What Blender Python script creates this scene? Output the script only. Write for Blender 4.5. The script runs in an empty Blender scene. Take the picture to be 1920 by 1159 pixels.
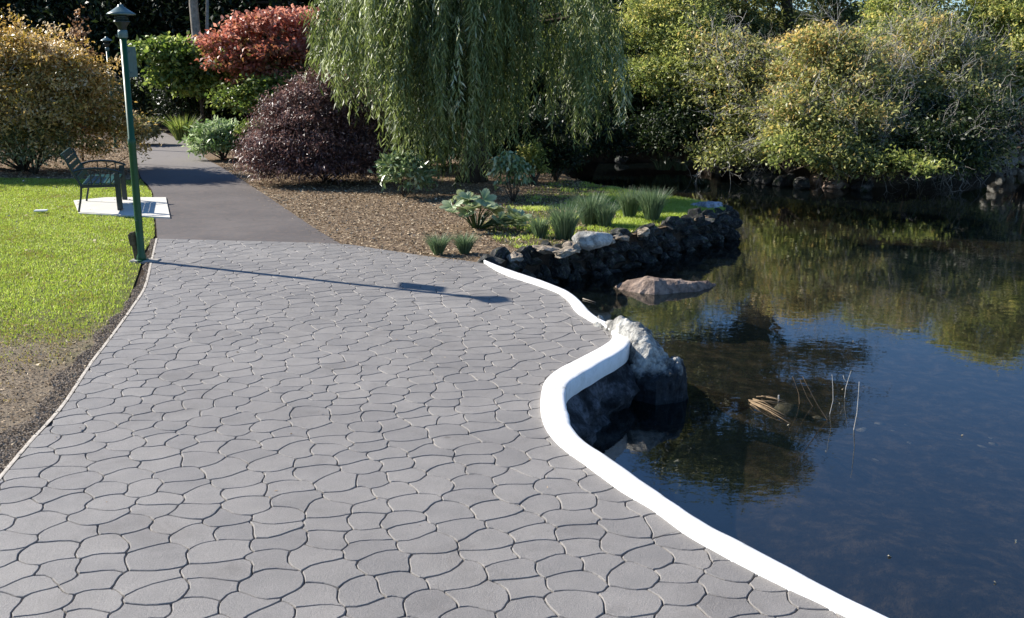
import bpy, math, random
import numpy as np
from mathutils import Vector, Matrix, noise
from mathutils.geometry import tessellate_polygon

R = math.radians
rnd = random.Random(7)
rng = np.random.default_rng(11)
scene = bpy.context.scene
COL = scene.collection

# ------------------------------------------------------------------ camera
EYE = 2.3
FPX = 1950.0
PITCH = math.atan((579.5 - 113) / FPX)
cam_d = bpy.data.cameras.new('camera')
cam = bpy.data.objects.new('camera', cam_d)
COL.objects.link(cam)
cam.location = (0, 0, EYE)
cam.rotation_euler = (math.pi / 2 - PITCH, 0, 0)
cam_d.sensor_width = 36
cam_d.lens = FPX / 1920 * 36
cam_d.clip_start = 0.05
cam_d.clip_end = 2000
scene.camera = cam

# ------------------------------------------------------------------ light
SUN_EL = R(31)
SUN_V = Vector((-math.cos(R(26)) * math.cos(SUN_EL), math.sin(R(26)) * math.cos(SUN_EL), math.sin(SUN_EL)))
world = bpy.data.worlds.new('World')
scene.world = world
world.use_nodes = True
wt = world.node_tree
wt.nodes.clear()
sky = wt.nodes.new('ShaderNodeTexSky')
sky.sky_type = 'NISHITA'
sky.sun_disc = False
sky.sun_elevation = SUN_EL
sky.sun_rotation = math.atan2(SUN_V.x, SUN_V.y)
sky.altitude = 100
sky.air_density = 1.0
sky.dust_density = 0.0
sky.ozone_density = 8.0
bg = wt.nodes.new('ShaderNodeBackground')
bg.inputs['Strength'].default_value = 0.088
wo = wt.nodes.new('ShaderNodeOutputWorld')
wt.links.new(sky.outputs[0], bg.inputs[0])
wt.links.new(bg.outputs[0], wo.inputs[0])
sun_d = bpy.data.lights.new('sun', 'SUN')
sun_d.energy = 5.0
sun_d.angle = R(0.5)
sun_d.color = (1.0, 0.95, 0.87)
sun = bpy.data.objects.new('sun', sun_d)
COL.objects.link(sun)
sun.rotation_euler = SUN_V.to_track_quat('Z', 'Y').to_euler()
vs = scene.view_settings
vs.view_transform = 'Standard'
vs.look = 'None'
vs.gamma = 1
vs.use_curve_mapping = False
vs.exposure = 0.98

# ------------------------------------------------------------------ geometry helpers
def G(px, py, z=0.0):
    cx, cy = (px - 960) / FPX, (579.5 - py) / FPX
    dy = math.cos(PITCH) + cy * math.sin(PITCH)
    dz = -math.sin(PITCH) + cy * math.cos(PITCH)
    t = (z - EYE) / dz
    return (cx * t, dy * t, z)

def at(px, py, dist):
    """point seen at a pixel of the photo, at ground distance dist"""
    cx, cy = (px - 960) / FPX, (579.5 - py) / FPX
    dy = math.cos(PITCH) + cy * math.sin(PITCH)
    dz = -math.sin(PITCH) + cy * math.cos(PITCH)
    t = dist / dy
    return (cx * t, dist, EYE + dz * t)

def link(o, parent=None):
    COL.objects.link(o)
    if parent is not None:
        o.parent = parent
    return o

def mesh_np(name, V, F, mat=None, parent=None, smooth=False, tint=None):
    """F: (n,3) or (n,4) array"""
    V = np.asarray(V, dtype=np.float32)
    F = np.asarray(F, dtype=np.int32)
    me = bpy.data.meshes.new(name)
    n, k = F.shape
    me.vertices.add(len(V))
    me.vertices.foreach_set('co', V.ravel())
    me.loops.add(n * k)
    me.loops.foreach_set('vertex_index', F.ravel())
    me.polygons.add(n)
    me.polygons.foreach_set('loop_start', np.arange(0, n * k, k, dtype=np.int32))
    me.polygons.foreach_set('loop_total', np.full(n, k, dtype=np.int32))
    if smooth:
        me.polygons.foreach_set('use_smooth', np.ones(n, dtype=bool))
    if tint is not None:
        a = me.attributes.new('tint', 'FLOAT', 'POINT')
        a.data.foreach_set('value', np.asarray(tint, dtype=np.float32))
    me.update(calc_edges=True)
    if mat:
        me.materials.append(mat)
    return link(bpy.data.objects.new(name, me), parent)

class MB:
    def __init__(s):
        s.V = []; s.F = []
    def add(s, V, F):
        n = len(s.V)
        s.V += [tuple(v) for v in V]
        s.F += [tuple(i + n for i in f) for f in F]
        return s
    def box(s, c, size, rot=None, bev=0.0):
        hx, hy, hz = size[0] / 2, size[1] / 2, size[2] / 2
        b = min(bev, hx * .9, hy * .9, hz * .9)
        V = []; F = []
        if b <= 0:
            V = [(x, y, z) for x in (-hx, hx) for y in (-hy, hy) for z in (-hz, hz)]
            F = [(0, 1, 3, 2), (4, 6, 7, 5), (0, 4, 5, 1), (2, 3, 7, 6), (0, 2, 6, 4), (1, 5, 7, 3)]
        else:
            rings = []
            for z, ins in ((-hz, b), (-hz + b, 0), (hz - b, 0), (hz, b)):
                rings.append([(hx - ins, hy - ins - b * .0 - (b if ins == 0 else 0), z), (hx - ins - (b if ins == 0 else 0), hy - ins, z),
                              (-hx + ins + (b if ins == 0 else 0), hy - ins, z), (-hx + ins, hy - ins - (b if ins == 0 else 0), z),
                              (-hx + ins, -hy + ins + (b if ins == 0 else 0), z), (-hx + ins + (b if ins == 0 else 0), -hy + ins, z),
                              (hx - ins - (b if ins == 0 else 0), -hy + ins, z), (hx - ins, -hy + ins + (b if ins == 0 else 0), z)])
            for r in rings: V += r
            for k in range(3):
                for i in range(8):
                    j = (i + 1) % 8
                    F.append((k * 8 + i, k * 8 + j, k * 8 + 8 + j, k * 8 + 8 + i))
            F.append(tuple(reversed(range(8)))); F.append(tuple(range(24, 32)))
        M = Matrix.Translation(Vector(c)) @ (rot.to_4x4() if rot is not None else Matrix.Identity(4))
        return s.add([M @ Vector(v) for v in V], F)
    def tube(s, pts, rad, seg=8, caps=True):
        pts = [Vector(p) for p in pts]
        if not hasattr(rad, '__len__'): rad = [rad] * len(pts)
        V = []; F = []
        u = None
        for i, p in enumerate(pts):
            d = (pts[min(i + 1, len(pts) - 1)] - pts[max(i - 1, 0)])
            d = d.normalized() if d.length > 1e-9 else Vector((0, 0, 1))
            if u is None:
                u = d.orthogonal().normalized()
            u = (u - d * u.dot(d))
            u = u.normalized() if u.length > 1e-6 else d.orthogonal().normalized()
            w = d.cross(u)
            for k in range(seg):
                a = 2 * math.pi * k / seg
                V.append(p + (u * math.cos(a) + w * math.sin(a)) * rad[i])
        for i in range(len(pts) - 1):
            for k in range(seg):
                j = (k + 1) % seg
                F.append((i * seg + k, i * seg + j, (i + 1) * seg + j, (i + 1) * seg + k))
        if caps:
            F.append(tuple(reversed(range(seg))))
            F.append(tuple(range((len(pts) - 1) * seg, len(pts) * seg)))
        return s.add(V, F)
    def lathe(s, prof, seg=24, c=(0, 0, 0)):
        V = []; F = []
        for r, z in prof:
            for k in range(seg):
                a = 2 * math.pi * k / seg
                V.append((c[0] + r * math.cos(a), c[1] + r * math.sin(a), c[2] + z))
        for i in range(len(prof) - 1):
            for k in range(seg):
                j = (k + 1) % seg
                F.append((i * seg + k, i * seg + j, (i + 1) * seg + j, (i + 1) * seg + k))
        F.append(tuple(reversed(range(seg))))
        F.append(tuple(range((len(prof) - 1) * seg, len(prof) * seg)))
        return s.add(V, F)
    def build(s, name, mat, parent=None, smooth=False):
        me = bpy.data.meshes.new(name)
        me.from_pydata(s.V, [], s.F)
        if smooth:
            me.polygons.foreach_set('use_smooth', [True] * len(me.polygons))
        me.materials.append(mat)
        me.update()
        return link(bpy.data.objects.new(name, me), parent)

def tag(o, label, cat, group=None):
    o['label'] = label; o['category'] = cat
    if group: o['group'] = group
    return o

def thing(name, loc, label, cat, group=None, rz=0):
    o = bpy.data.objects.new(name, None)
    o.empty_display_size = 0.2
    COL.objects.link(o)
    o.location = loc; o.rotation_euler = (0, 0, rz)
    return tag(o, label, cat, group)

def struct(o, kind='structure'):
    o['kind'] = kind
    return o

def catmull(pts, n=6):
    P = [np.array(p, float) for p in pts]
    P = [2 * P[0] - P[1]] + P + [2 * P[-1] - P[-2]]
    out = []
    for i in range(1, len(P) - 2):
        for k in range(n):
            t = k / n
            a, b, c, d = P[i - 1], P[i], P[i + 1], P[i + 2]
            out.append(0.5 * (2 * b + (c - a) * t + (2 * a - 5 * b + 4 * c - d) * t * t + (3 * b - a - 3 * c + d) * t ** 3))
    out.append(P[-2])
    return np.array(out)

def resample(C, n):
    C = np.asarray(C)
    s = np.r_[0, np.cumsum(np.linalg.norm(np.diff(C, axis=0), axis=1))]
    t = np.linspace(0, s[-1], n)
    return np.stack([np.interp(t, s, C[:, k]) for k in range(C.shape[1])], 1)

def inside(px, py, poly):
    poly = np.asarray(poly)
    r = np.zeros(px.shape, bool)
    x2, y2 = poly[-1][:2]
    for x1, y1 in poly[:, :2]:
        if y1 != y2:
            c = ((y1 > py) != (y2 > py)) & (px < (x2 - x1) * (py - y1) / (y2 - y1) + x1)
            r ^= c
        x2, y2 = x1, y1
    return r

def sample_poly(poly, n, rg):
    poly = np.asarray(poly)[:, :2]
    lo, hi = poly.min(0), poly.max(0)
    out = np.zeros((0, 2))
    while len(out) < n:
        p = rg.uniform(lo, hi, (n * 2, 2))
        out = np.r_[out, p[inside(p[:, 0], p[:, 1], poly)]]
    return out[:n]

def dist_curve(P, C):
    """min distance of points P (n,2) to polyline C (m,2)"""
    best = np.full(len(P), 1e9)
    for a, b in zip(C[:-1], C[1:]):
        d = b - a
        L = (d @ d) + 1e-12
        t = np.clip(((P - a) @ d) / L, 0, 1)
        q = a + t[:, None] * d
        best = np.minimum(best, np.hypot(*(P - q).T))
    return best

def sheet(name, rings, z, mat, parent=None):
    rings = [[Vector((p[0], p[1], z)) for p in r] for r in rings]
    tri = tessellate_polygon(rings)
    V = [v for r in rings for v in r]
    F = []
    for t in tri:
        a, b, c = (V[i] for i in t)
        F.append(t if (b - a).cross(c - a).z > 0 else (t[0], t[2], t[1]))
    me = bpy.data.meshes.new(name)
    me.from_pydata([tuple(v) for v in V], [], F)
    me.materials.append(mat)
    me.update()
    return link(bpy.data.objects.new(name, me), parent)

# ------------------------------------------------------------------ materials
def srgb(*c):
    return tuple(((x / 255) / 12.92 if x / 255 < .04045 else ((x / 255 + .055) / 1.055) ** 2.4) for x in c) + (1,)

class NT:
    def __init__(s, name):
        s.m = bpy.data.materials.new(name)
        s.m.use_nodes = True
        s.t = s.m.node_tree
        s.t.nodes.clear()
        s.out = s.n('ShaderNodeOutputMaterial')
    def n(s, typ, **kw):
        nd = s.t.nodes.new(typ)
        for k, v in kw.items(): setattr(nd, k, v)
        return nd
    def l(s, a, b): s.t.links.new(a, b)
    def noise(s, scale, detail=4, rough=.6, coord='Object', dist=0, vec=None):
        nd = s.n('ShaderNodeTexNoise')
        nd.inputs['Scale'].default_value = scale
        nd.inputs['Detail'].default_value = detail
        nd.inputs['Roughness'].default_value = rough
        nd.inputs['Distortion'].default_value = dist
        if vec is None:
            g = s.n('ShaderNodeNewGeometry'); vec = g.outputs['Position']
        s.l(vec, nd.inputs['Vector'])
        return nd.outputs['Fac']
    def ramp(s, fac, stops):
        r = s.n('ShaderNodeValToRGB')
        e = r.color_ramp.elements
        while len(e) < len(stops): e.new(.5)
        for el, (p, c) in zip(e, stops):
            el.position = p; el.color = c if len(c) == 4 else tuple(c) + (1,)
        s.l(fac, r.inputs[0])
        return r.outputs[0]
    def mix(s, a, b, fac, mode='MIX'):
        m = s.n('ShaderNodeMix', data_type='RGBA', blend_type=mode)
        for v, i in ((fac, 0), (a, 6), (b, 7)):
            if hasattr(v, 'type') or hasattr(v, 'is_linked'): s.l(v, m.inputs[i])
            else: m.inputs[i].default_value = v
        return m.outputs[2]
    def bump(s, h, strength=.3, dist=.01):
        b = s.n('ShaderNodeBump')
        b.inputs['Strength'].default_value = strength
        b.inputs['Distance'].default_value = dist
        s.l(h, b.inputs['Height'])
        return b.outputs[0]
    def pbsdf(s, col, rough=.8, normal=None, spec=.5, metal=0):
        p = s.n('ShaderNodeBsdfPrincipled')
        if hasattr(col, 'is_linked'): s.l(col, p.inputs['Base Color'])
        else: p.inputs['Base Color'].default_value = col
        if hasattr(rough, 'is_linked'): s.l(rough, p.inputs['Roughness'])
        else: p.inputs['Roughness'].default_value = rough
        p.inputs['Specular IOR Level'].default_value = spec
        p.inputs['Metallic'].default_value = metal
        if normal is not None: s.l(normal, p.inputs['Normal'])
        return p.outputs[0]
    def done(s, sh):
        s.l(sh, s.out.inputs[0]); return s.m

def leaf_mat(name, stops, trans=.35, gloss=.35, rough=.45):
    t = NT(name)
    a = t.n('ShaderNodeAttribute', attribute_name='tint')
    c = t.ramp(a.outputs['Fac'], stops)
    p = t.pbsdf(c, rough, spec=gloss)
    tr = t.n('ShaderNodeBsdfTranslucent')
    hs = t.n('ShaderNodeHueSaturation')
    hs.inputs['Saturation'].default_value = 1.1
    hs.inputs['Value'].default_value = 1.5
    t.l(c, hs.inputs['Color'])
    t.l(hs.outputs[0], tr.inputs['Color'])
    m = t.n('ShaderNodeMixShader')
    m.inputs[0].default_value = trans
    t.l(p, m.inputs[1]); t.l(tr.outputs[0], m.inputs[2])
    return t.done(m.outputs[0])

def simple_mat(name, col, rough=.6, spec=.4, var=.25, scale=8, metal=0, bumpk=0.15):
    t = NT(name)
    n = t.noise(scale, 5)
    dark = tuple(c * (1 - var) for c in col[:3]); light = tuple(min(1, c * (1 + var)) for c in col[:3])
    c = t.ramp(n, [(.3, dark), (.7, light)])
    return t.done(t.pbsdf(c, rough, t.bump(t.noise(scale * 6, 3), bumpk, .005), spec, metal))

def rock_mat(name, base, dark, light, sc=3.0, moss=None):
    t = NT(name)
    tc = t.n('ShaderNodeTexCoord').outputs['Object']
    n1 = t.noise(sc, 6, .65, vec=tc); n2 = t.noise(sc * 5, 6, .7, vec=tc); n3 = t.noise(sc * 20, 4, .6, vec=tc)
    c = t.ramp(n1, [(.33, dark), (.47, base), (.62, light)])
    c2 = t.ramp(n2, [(.36, (.3, .3, .3)), (.55, (1, 1, 1)), (.7, (1.15, 1.12, 1.05))])
    c = t.mix(c, c2, .8, 'MULTIPLY')
    if moss:
        mm = t.ramp(t.noise(sc * 1.7, 5, .7, vec=tc), [(.52, (0, 0, 0)), (.6, (1, 1, 1))])
        c = t.mix(c, moss, mm)
    h = t.mix(n2, n3, .35)
    return t.done(t.pbsdf(c, .85, t.bump(h, .9, .035), .25))

def mat_pavement():
    t = NT('stamped_concrete')
    big = t.noise(.7, 4, .6); mid = t.noise(5, 5, .65); fine = t.noise(160, 3, .7)
    c = t.ramp(big, [(.3, (.232, .217, .2)), (.7, (.288, .27, .248))])
    c = t.mix(c, t.ramp(mid, [(.3, (.86, .86, .87)), (.7, (1.07, 1.06, 1.06))]), .9, 'MULTIPLY')
    a = t.n('ShaderNodeAttribute', attribute_name='tint')
    c = t.mix(c, t.ramp(a.outputs['Fac'], [(0, (.9, .9, .905)), (1, (1.08, 1.07, 1.055))]), 1.0, 'MULTIPLY')
    c = t.mix(c, t.ramp(fine, [(.35, (.68, .68, .68)), (.6, (1.08, 1.08, 1.08))]), .85, 'MULTIPLY')
    st = t.ramp(t.noise(1.9, 6, .72, dist=.6), [(.3, (.84, .83, .82)), (.46, (1, 1, 1)), (.62, (1, 1, 1)), (.78, (1.1, 1.09, 1.06))])
    c = t.mix(c, st, 1.0, 'MULTIPLY')
    sp = t.ramp(t.noise(9, 2, .4), [(.2, (.5, .47, .43)), (.235, (1, 1, 1))])
    c = t.mix(c, sp, .6, 'MULTIPLY')
    h = t.mix(t.noise(38, 5, .75), fine, .5)
    return t.done(t.pbsdf(c, .62, t.bump(h, .8, .009), .3))

def mat_joint():
    t = NT('joint_concrete')
    c = t.ramp(t.noise(30, 4), [(.3, (.1, .094, .09)), (.7, (.17, .16, .15))])
    return t.done(t.pbsdf(c, .9, None, .2))

def mat_curb():
    t = NT('white_paint')
    c = t.ramp(t.noise(12, 6, .7), [(.28, (.6, .59, .55)), (.42, (.78, .77, .74)), (.6, (.84, .83, .8))])
    gr = t.ramp(t.noise(3.5, 7, .75, dist=.4), [(.3, (.42, .4, .34)), (.4, (.85, .84, .8)), (.5, (1, 1, 1))])
    c = t.mix(c, gr, .8, 'MULTIPLY')
    sp = t.ramp(t.noise(60, 3, .5), [(.26, (.35, .32, .28)), (.31, (1, 1, 1))])
    c = t.mix(c, sp, .8, 'MULTIPLY')
    return t.done(t.pbsdf(c, .6, t.bump(t.noise(45, 5, .7), .35, .006), .3))

def mat_asphalt():
    t = NT('asphalt')
    n = t.noise(.9, 4, .6); f = t.noise(180, 3, .7); m = t.noise(9, 5, .7)
    g = t.n('ShaderNodeNewGeometry')
    sx = t.n('ShaderNodeSeparateXYZ'); t.l(g.outputs['Position'], sx.inputs[0])
    c = t.ramp(n, [(.3, (.082, .071, .067)), (.7, (.13, .112, .102))])
    c = t.mix(c, t.ramp(f, [(.35, (.6, .6, .6)), (.65, (1.3, 1.3, 1.3))]), .6, 'MULTIPLY')
    c = t.mix(c, (.22, .15, .11, 1), t.ramp(m, [(.5, (0, 0, 0)), (.75, (.45, .45, .45))]))
    # newer seal coat band gives way to worn grey asphalt further off
    mr = t.n('ShaderNodeMapRange'); mr.inputs[1].default_value = 19; mr.inputs[2].default_value = 25
    t.l(sx.outputs['Y'], mr.inputs[0])
    c = t.mix(c, (.2, .18, .165, 1), mr.outputs[0])
    v = t.n('ShaderNodeTexVoronoi', feature='DISTANCE_TO_EDGE'); v.inputs['Scale'].default_value = .55
    wv = t.n('ShaderNodeVectorMath', operation='ADD'); nn_ = t.n('ShaderNodeTexNoise'); nn_.inputs['Scale'].default_value = 2.2
    t.l(g.outputs['Position'], nn_.inputs['Vector']); t.l(g.outputs['Position'], wv.inputs[0]); t.l(nn_.outputs['Color'], wv.inputs[1]); t.l(wv.outputs[0], v.inputs['Vector'])
    c = t.mix(c, t.ramp(v.outputs['Distance'], [(.0, (.5, .5, .5)), (.012, (1, 1, 1))]), t.ramp(n, [(.45, (0, 0, 0)), (.6, (.7, .7, .7))]), 'MULTIPLY')
    return t.done(t.pbsdf(c, .8, t.bump(f, .5, .006), .3))

def mat_soil(name, a, b, sc=6):
    t = NT(name)
    c = t.ramp(t.noise(sc, 6, .75), [(.3, a), (.7, b)])
    c = t.mix(c, t.ramp(t.noise(sc * 12, 4, .7), [(.3, (.55, .55, .55)), (.7, (1.35, 1.35, 1.35))]), .9, 'MULTIPLY')
    return t.done(t.pbsdf(c, .95, t.bump(t.noise(sc * 8, 5, .8), 1, .03), .1))

def mat_water():
    t = NT('pond_water')
    g = t.n('ShaderNodeNewGeometry')
    mp = t.n('ShaderNodeMapping'); mp.inputs['Scale'].default_value = (1.0, .55, 1)
    t.l(g.outputs['Position'], mp.inputs[0])
    n1 = t.noise(1.1, 3, .5, vec=mp.outputs[0], dist=.4)
    mp2 = t.n('ShaderNodeMapping'); mp2.inputs['Scale'].default_value = (1.0, 1.6, 1); mp2.inputs['Rotation'].default_value = (0, 0, .25)
    t.l(g.outputs['Position'], mp2.inputs[0])
    n2 = t.noise(6.5, 2, .5, vec=mp2.outputs[0], dist=.3)
    b1 = t.n('ShaderNodeBump'); b1.inputs['Strength'].default_value = .075; b1.inputs['Distance'].default_value = .06
    t.l(n1, b1.inputs['Height'])
    b2 = t.n('ShaderNodeBump'); b2.inputs['Strength'].default_value = .035; b2.inputs['Distance'].default_value = .02
    t.l(n2, b2.inputs['Height']); t.l(b1.outputs[0], b2.inputs['Normal'])
    fr = t.n('ShaderNodeFresnel'); # same reflectance from both sides of the thin sheet, so daylight reaches the bed
    io = t.n('ShaderNodeMath', operation='MULTIPLY_ADD'); t.l(g.outputs['Backfacing'], io.inputs[0])
    io.inputs[1].default_value = 1 / 1.95 - 1.95; io.inputs[2].default_value = 1.95
    t.l(io.outputs[0], fr.inputs[0])
    t.l(b2.outputs[0], fr.inputs['Normal'])
    gl = t.n('ShaderNodeBsdfGlossy'); gl.inputs['Roughness'].default_value = .012
    t.l(b2.outputs[0], gl.inputs['Normal'])
    tr = t.n('ShaderNodeBsdfTransparent'); tr.inputs[0].default_value = (.48, .5, .47, 1)
    df = t.n('ShaderNodeBsdfDiffuse'); df.inputs[0].default_value = (.05, .085, .085, 1)
    tb = t.n('ShaderNodeMixShader'); tb.inputs[0].default_value = .05
    t.l(tr.outputs[0], tb.inputs[1]); t.l(df.outputs[0], tb.inputs[2])
    m = t.n('ShaderNodeMixShader')
    t.l(fr.outputs[0], m.inputs[0]); t.l(tb.outputs[0], m.inputs[1]); t.l(gl.outputs[0], m.inputs[2])
    return t.done(m.outputs[0])

M = {}
M['pave'] = mat_pavement(); M['joint'] = mat_joint(); M['curb'] = mat_curb(); M['asphalt'] = mat_asphalt()
M['soil'] = mat_soil('soil', (.035, .026, .02), (.1, .078, .058))
M['floor'] = mat_soil('forest_floor', (.03, .022, .014), (.085, .06, .038), 3)
M['mulch'] = mat_soil('bark_mulch', (.16, .11, .07), (.34, .25, .165), 9)
M['darksoil'] = mat_soil('edge_gravel', (.12, .095, .07), (.27, .22, .17), 10)
def lawn_soil():
    t = NT('lawn_soil')
    c = t.ramp(t.noise(4, 6, .75), [(.3, (.09, .11, .03)), (.7, (.2, .2, .06))])
    b = t.ramp(t.noise(7, 6, .8), [(.3, (.16, .125, .09)), (.7, (.34, .275, .195))])
    g = t.n('ShaderNodeNewGeometry'); sx = t.n('ShaderNodeSeparateXYZ'); t.l(g.outputs['Position'], sx.inputs[0])
    a = t.n('ShaderNodeMath', operation='MULTIPLY_ADD'); t.l(t.noise(1.6, 4, .6), a.inputs[0]); a.inputs[1].default_value = 3.0; t.l(sx.outputs['Y'], a.inputs[2])
    mr = t.n('ShaderNodeMapRange'); mr.inputs[1].default_value = 9.3; mr.inputs[2].default_value = 11.2; t.l(a.outputs[0], mr.inputs[0])
    c = t.mix(b, c, mr.outputs[0])
    return t.done(t.pbsdf(c, .95, t.bump(t.noise(32, 5, .8), 1, .03), .1))
M['lawnbase'] = lawn_soil()
M['pointsoil'] = mat_soil('point_soil', (.07, .07, .03), (.19, .16, .08), 5)
def pond_mud():
    t = NT('pond_mud')
    c = t.ramp(t.noise(5.5, 7, .72, dist=.1), [(.36, (.02, .016, .012)), (.5, (.055, .04, .026)), (.66, (.17, .115, .07))])
    return t.done(t.pbsdf(c, .95, t.bump(t.noise(14, 5, .8), 1, .03), .1))
M['bed'] = pond_mud()
M['hill'] = mat_soil('wooded_hill', (.008, .012, .005), (.025, .034, .012), .8)
M['water'] = mat_water()
M['slab'] = simple_mat('pale_slab', (.62, .59, .52, 1), .85, .2, .1, 3, bumpk=.3)
M['rockpale'] = rock_mat('pale_rock', (.42, .40, .35), (.12, .115, .1), (.62, .6, .54), 2.5)
def boulder_mat():
    t = NT('shade_painted_boulder')
    tc = t.n('ShaderNodeTexCoord').outputs['Object']
    g = t.n('ShaderNodeNewGeometry'); sx = t.n('ShaderNodeSeparateXYZ'); t.l(g.outputs['Position'], sx.inputs[0])
    n1 = t.noise(3.2, 6, .68, vec=tc); n2 = t.noise(14, 6, .7, vec=tc)
    c = t.ramp(n1, [(.38, (.05, .05, .047)), (.47, (.22, .21, .19)), (.6, (.52, .5, .45))])
    c = t.mix(c, t.ramp(n2, [(.34, (.3, .3, .3)), (.52, (1.05, 1.05, 1.03))]), .8, 'MULTIPLY')
    # front face's shade painted into the colour, darker towards the waterline
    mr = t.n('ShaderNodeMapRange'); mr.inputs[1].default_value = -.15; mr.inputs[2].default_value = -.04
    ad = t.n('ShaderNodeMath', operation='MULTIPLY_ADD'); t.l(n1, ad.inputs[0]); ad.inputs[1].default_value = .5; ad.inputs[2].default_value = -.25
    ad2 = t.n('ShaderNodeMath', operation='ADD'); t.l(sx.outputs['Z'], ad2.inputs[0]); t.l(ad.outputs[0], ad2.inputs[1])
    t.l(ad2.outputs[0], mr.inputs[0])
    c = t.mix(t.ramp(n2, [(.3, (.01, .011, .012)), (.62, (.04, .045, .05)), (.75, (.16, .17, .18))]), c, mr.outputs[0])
    return t.done(t.pbsdf(c, .85, t.bump(t.mix(n1, n2, .5), 1, .05), .25))
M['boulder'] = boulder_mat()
M['rockgrey'] = rock_mat('grey_rock', (.055, .055, .054), (.015, .015, .016), (.2, .19, .17), 1.6, (.03, .04, .018, 1))
M['rockbrown'] = rock_mat('brown_rock', (.24, .17, .13), (.1, .07, .055), (.36, .27, .21), 2.2)
M['rocktan'] = rock_mat('tan_rock', (.36, .29, .21), (.15, .12, .09), (.5, .42, .32), 3.0)
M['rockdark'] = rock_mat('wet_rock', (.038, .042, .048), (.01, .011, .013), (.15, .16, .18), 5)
M['bark'] = simple_mat('bark', (.07, .055, .042, 1), .95, .1, .45, 9, bumpk=.9)
M['barkpale'] = simple_mat('pale_bark', (.26, .23, .19, 1), .9, .1, .4, 9, bumpk=.8)
M['twig'] = simple_mat('grey_twig', (.46, .43, .38, 1), .85, .2, .3, 9)
M['reed'] = simple_mat('dead_reed', (.2, .14, .08, 1), .8, .2, .5, 14)
M['twigbrown'] = simple_mat('brown_twig', (.22, .15, .085, 1), .8, .2, .35, 20)
M['green_metal'] = simple_mat('green_enamel', (.008, .07, .026, 1), .42, .45, .15, 6, bumpk=.06)
M['green_dark'] = simple_mat('dark_green_enamel', (.012, .075, .055, 1), .35, .5, .2, 6, bumpk=.06)
M['black_metal'] = simple_mat('dark_metal', (.012, .022, .02, 1), .4, .5, .2, 10)
M['capmetal'] = simple_mat('weathered_cap', (.09, .15, .14, 1), .38, .6, .25, 14)
M['plate'] = simple_mat('grey_green_plate', (.1, .16, .14, 1), .5, .5, .2, 18)
M['concrete'] = simple_mat('footing_concrete', (.34, .31, .27, 1), .9, .2, .25, 18, bumpk=.6)
M['stake'] = simple_mat('weathered_timber', (.13, .1, .065, 1), .9, .15, .5, 25, bumpk=.8)

# ------------------------------------------------------------------ plan: boundaries taken on the ground plane
W = -0.42          # water level
inner_px = [(905, 492), (943, 514), (1008, 536), (1047, 551), (1066, 566), (1081, 586), (1107, 603), (1133, 616), (1148, 629),
            (1146, 642), (1129, 655), (1090, 676), (1051, 696), (1025, 717), (1016, 739), (1014, 773),
            (1025, 808), (1055, 842), (1103, 877), (1162, 921), (1224, 958), (1287, 1004), (1353, 1042), (1412, 1073), (1487, 1110), (1537, 1133), (1587, 1159)]
outer_px = [(917, 491), (955, 505), (1012, 524), (1060, 543), (1087, 562), (1107, 584), (1130, 600), (1158, 612), (1181, 630),
            (1181, 643), (1165, 658), (1124, 682), (1086, 704), (1065, 722), (1060, 747), (1066, 773),
            (1073, 799), (1098, 827), (1160, 868), (1224, 914), (1267, 944), (1325, 980), (1391, 1015), (1474, 1058), (1557, 1104), (1610, 1130), (1662, 1154)]
ip = [G(*p)[:2] for p in inner_px]
op = [G(*p, .035)[:2] for p in outer_px]
tail_i = [(1.84, 3.40), (2.34, 2.72), (3.08, 1.7), (4.15, .2), (5.0, -1)]
tail_o = [(1.99, 3.375), (2.49, 2.70), (3.23, 1.68), (4.31, .2), (5.17, -1)]
ip += tail_i; op += tail_o
CI = catmull(ip, 6); CO = catmull(op, 6)
NC = len(CI)
mid = (CI + CO) / 2

left_px = [(295, 447), (284, 496), (273, 539), (251, 574), (228, 607), (200, 645), (172, 682), (118, 763), (62, 825), (0, 899)]
LE = catmull([G(*p)[:2] for p in left_px] + [(-2.76, 4.7), (-2.6, 3.5), (-2.4, 2), (-2.2, 0), (-2.1, -1)], 5)
top_px = [(295, 447), (400, 450), (520, 453), (640, 457), (720, 468), (810, 481), (905, 492)]
TE = catmull([G(*p)[:2] for p in top_px], 5)
pave_poly = np.r_[TE, mid[1:], LE[::-1][:-1]]

# pond polygon
wall_px = [(917, 491), (940, 486), (985, 474), (1050, 464), (1100, 455), (1140, 448), (1190, 438), (1240, 426), (1300, 413), (1345, 402),
           (1372, 394), (1362, 383), (1325, 378), (1260, 367), (1200, 358), (1150, 350), (1095, 340), (1062, 329), (1050, 318)]
wall_w = catmull([G(*p)[:2] for p in wall_px], 4)
far_px = [(1080, 305), (1200, 304), (1330, 308), (1352, 326), (1400, 334), (1480, 340), (1560, 350), (1640, 352), (1710, 343),
          (1790, 333), (1850, 322), (1880, 308), (1960, 303), (2300, 300)]
far_w = catmull([G(*p, W)[:2] for p in far_px], 4)
pond_poly = np.r_[CO[::-1][:-1] if False else mid[::-1][:-1], wall_w, far_w, np.array([(40, 27), (40, -1)])]

# ------------------------------------------------------------------ ground, pond, sheets
ground = sheet('ground', [[(-150, -60), (150, -60), (150, 250), (-150, 250)], [tuple(p) for p in pond_poly]], -.03, M['floor'])
struct(ground)
# bank skirt down into the water
n = len(pond_poly)
V = [(p[0], p[1], -.03) for p in pond_poly] + [(p[0], p[1], -1.6) for p in pond_poly]
F = [(i, (i + 1) % n, n + (i + 1) % n, n + i) for i in range(n)]
struct(mesh_np('pond_bank', V, F, M['soil']))

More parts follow.
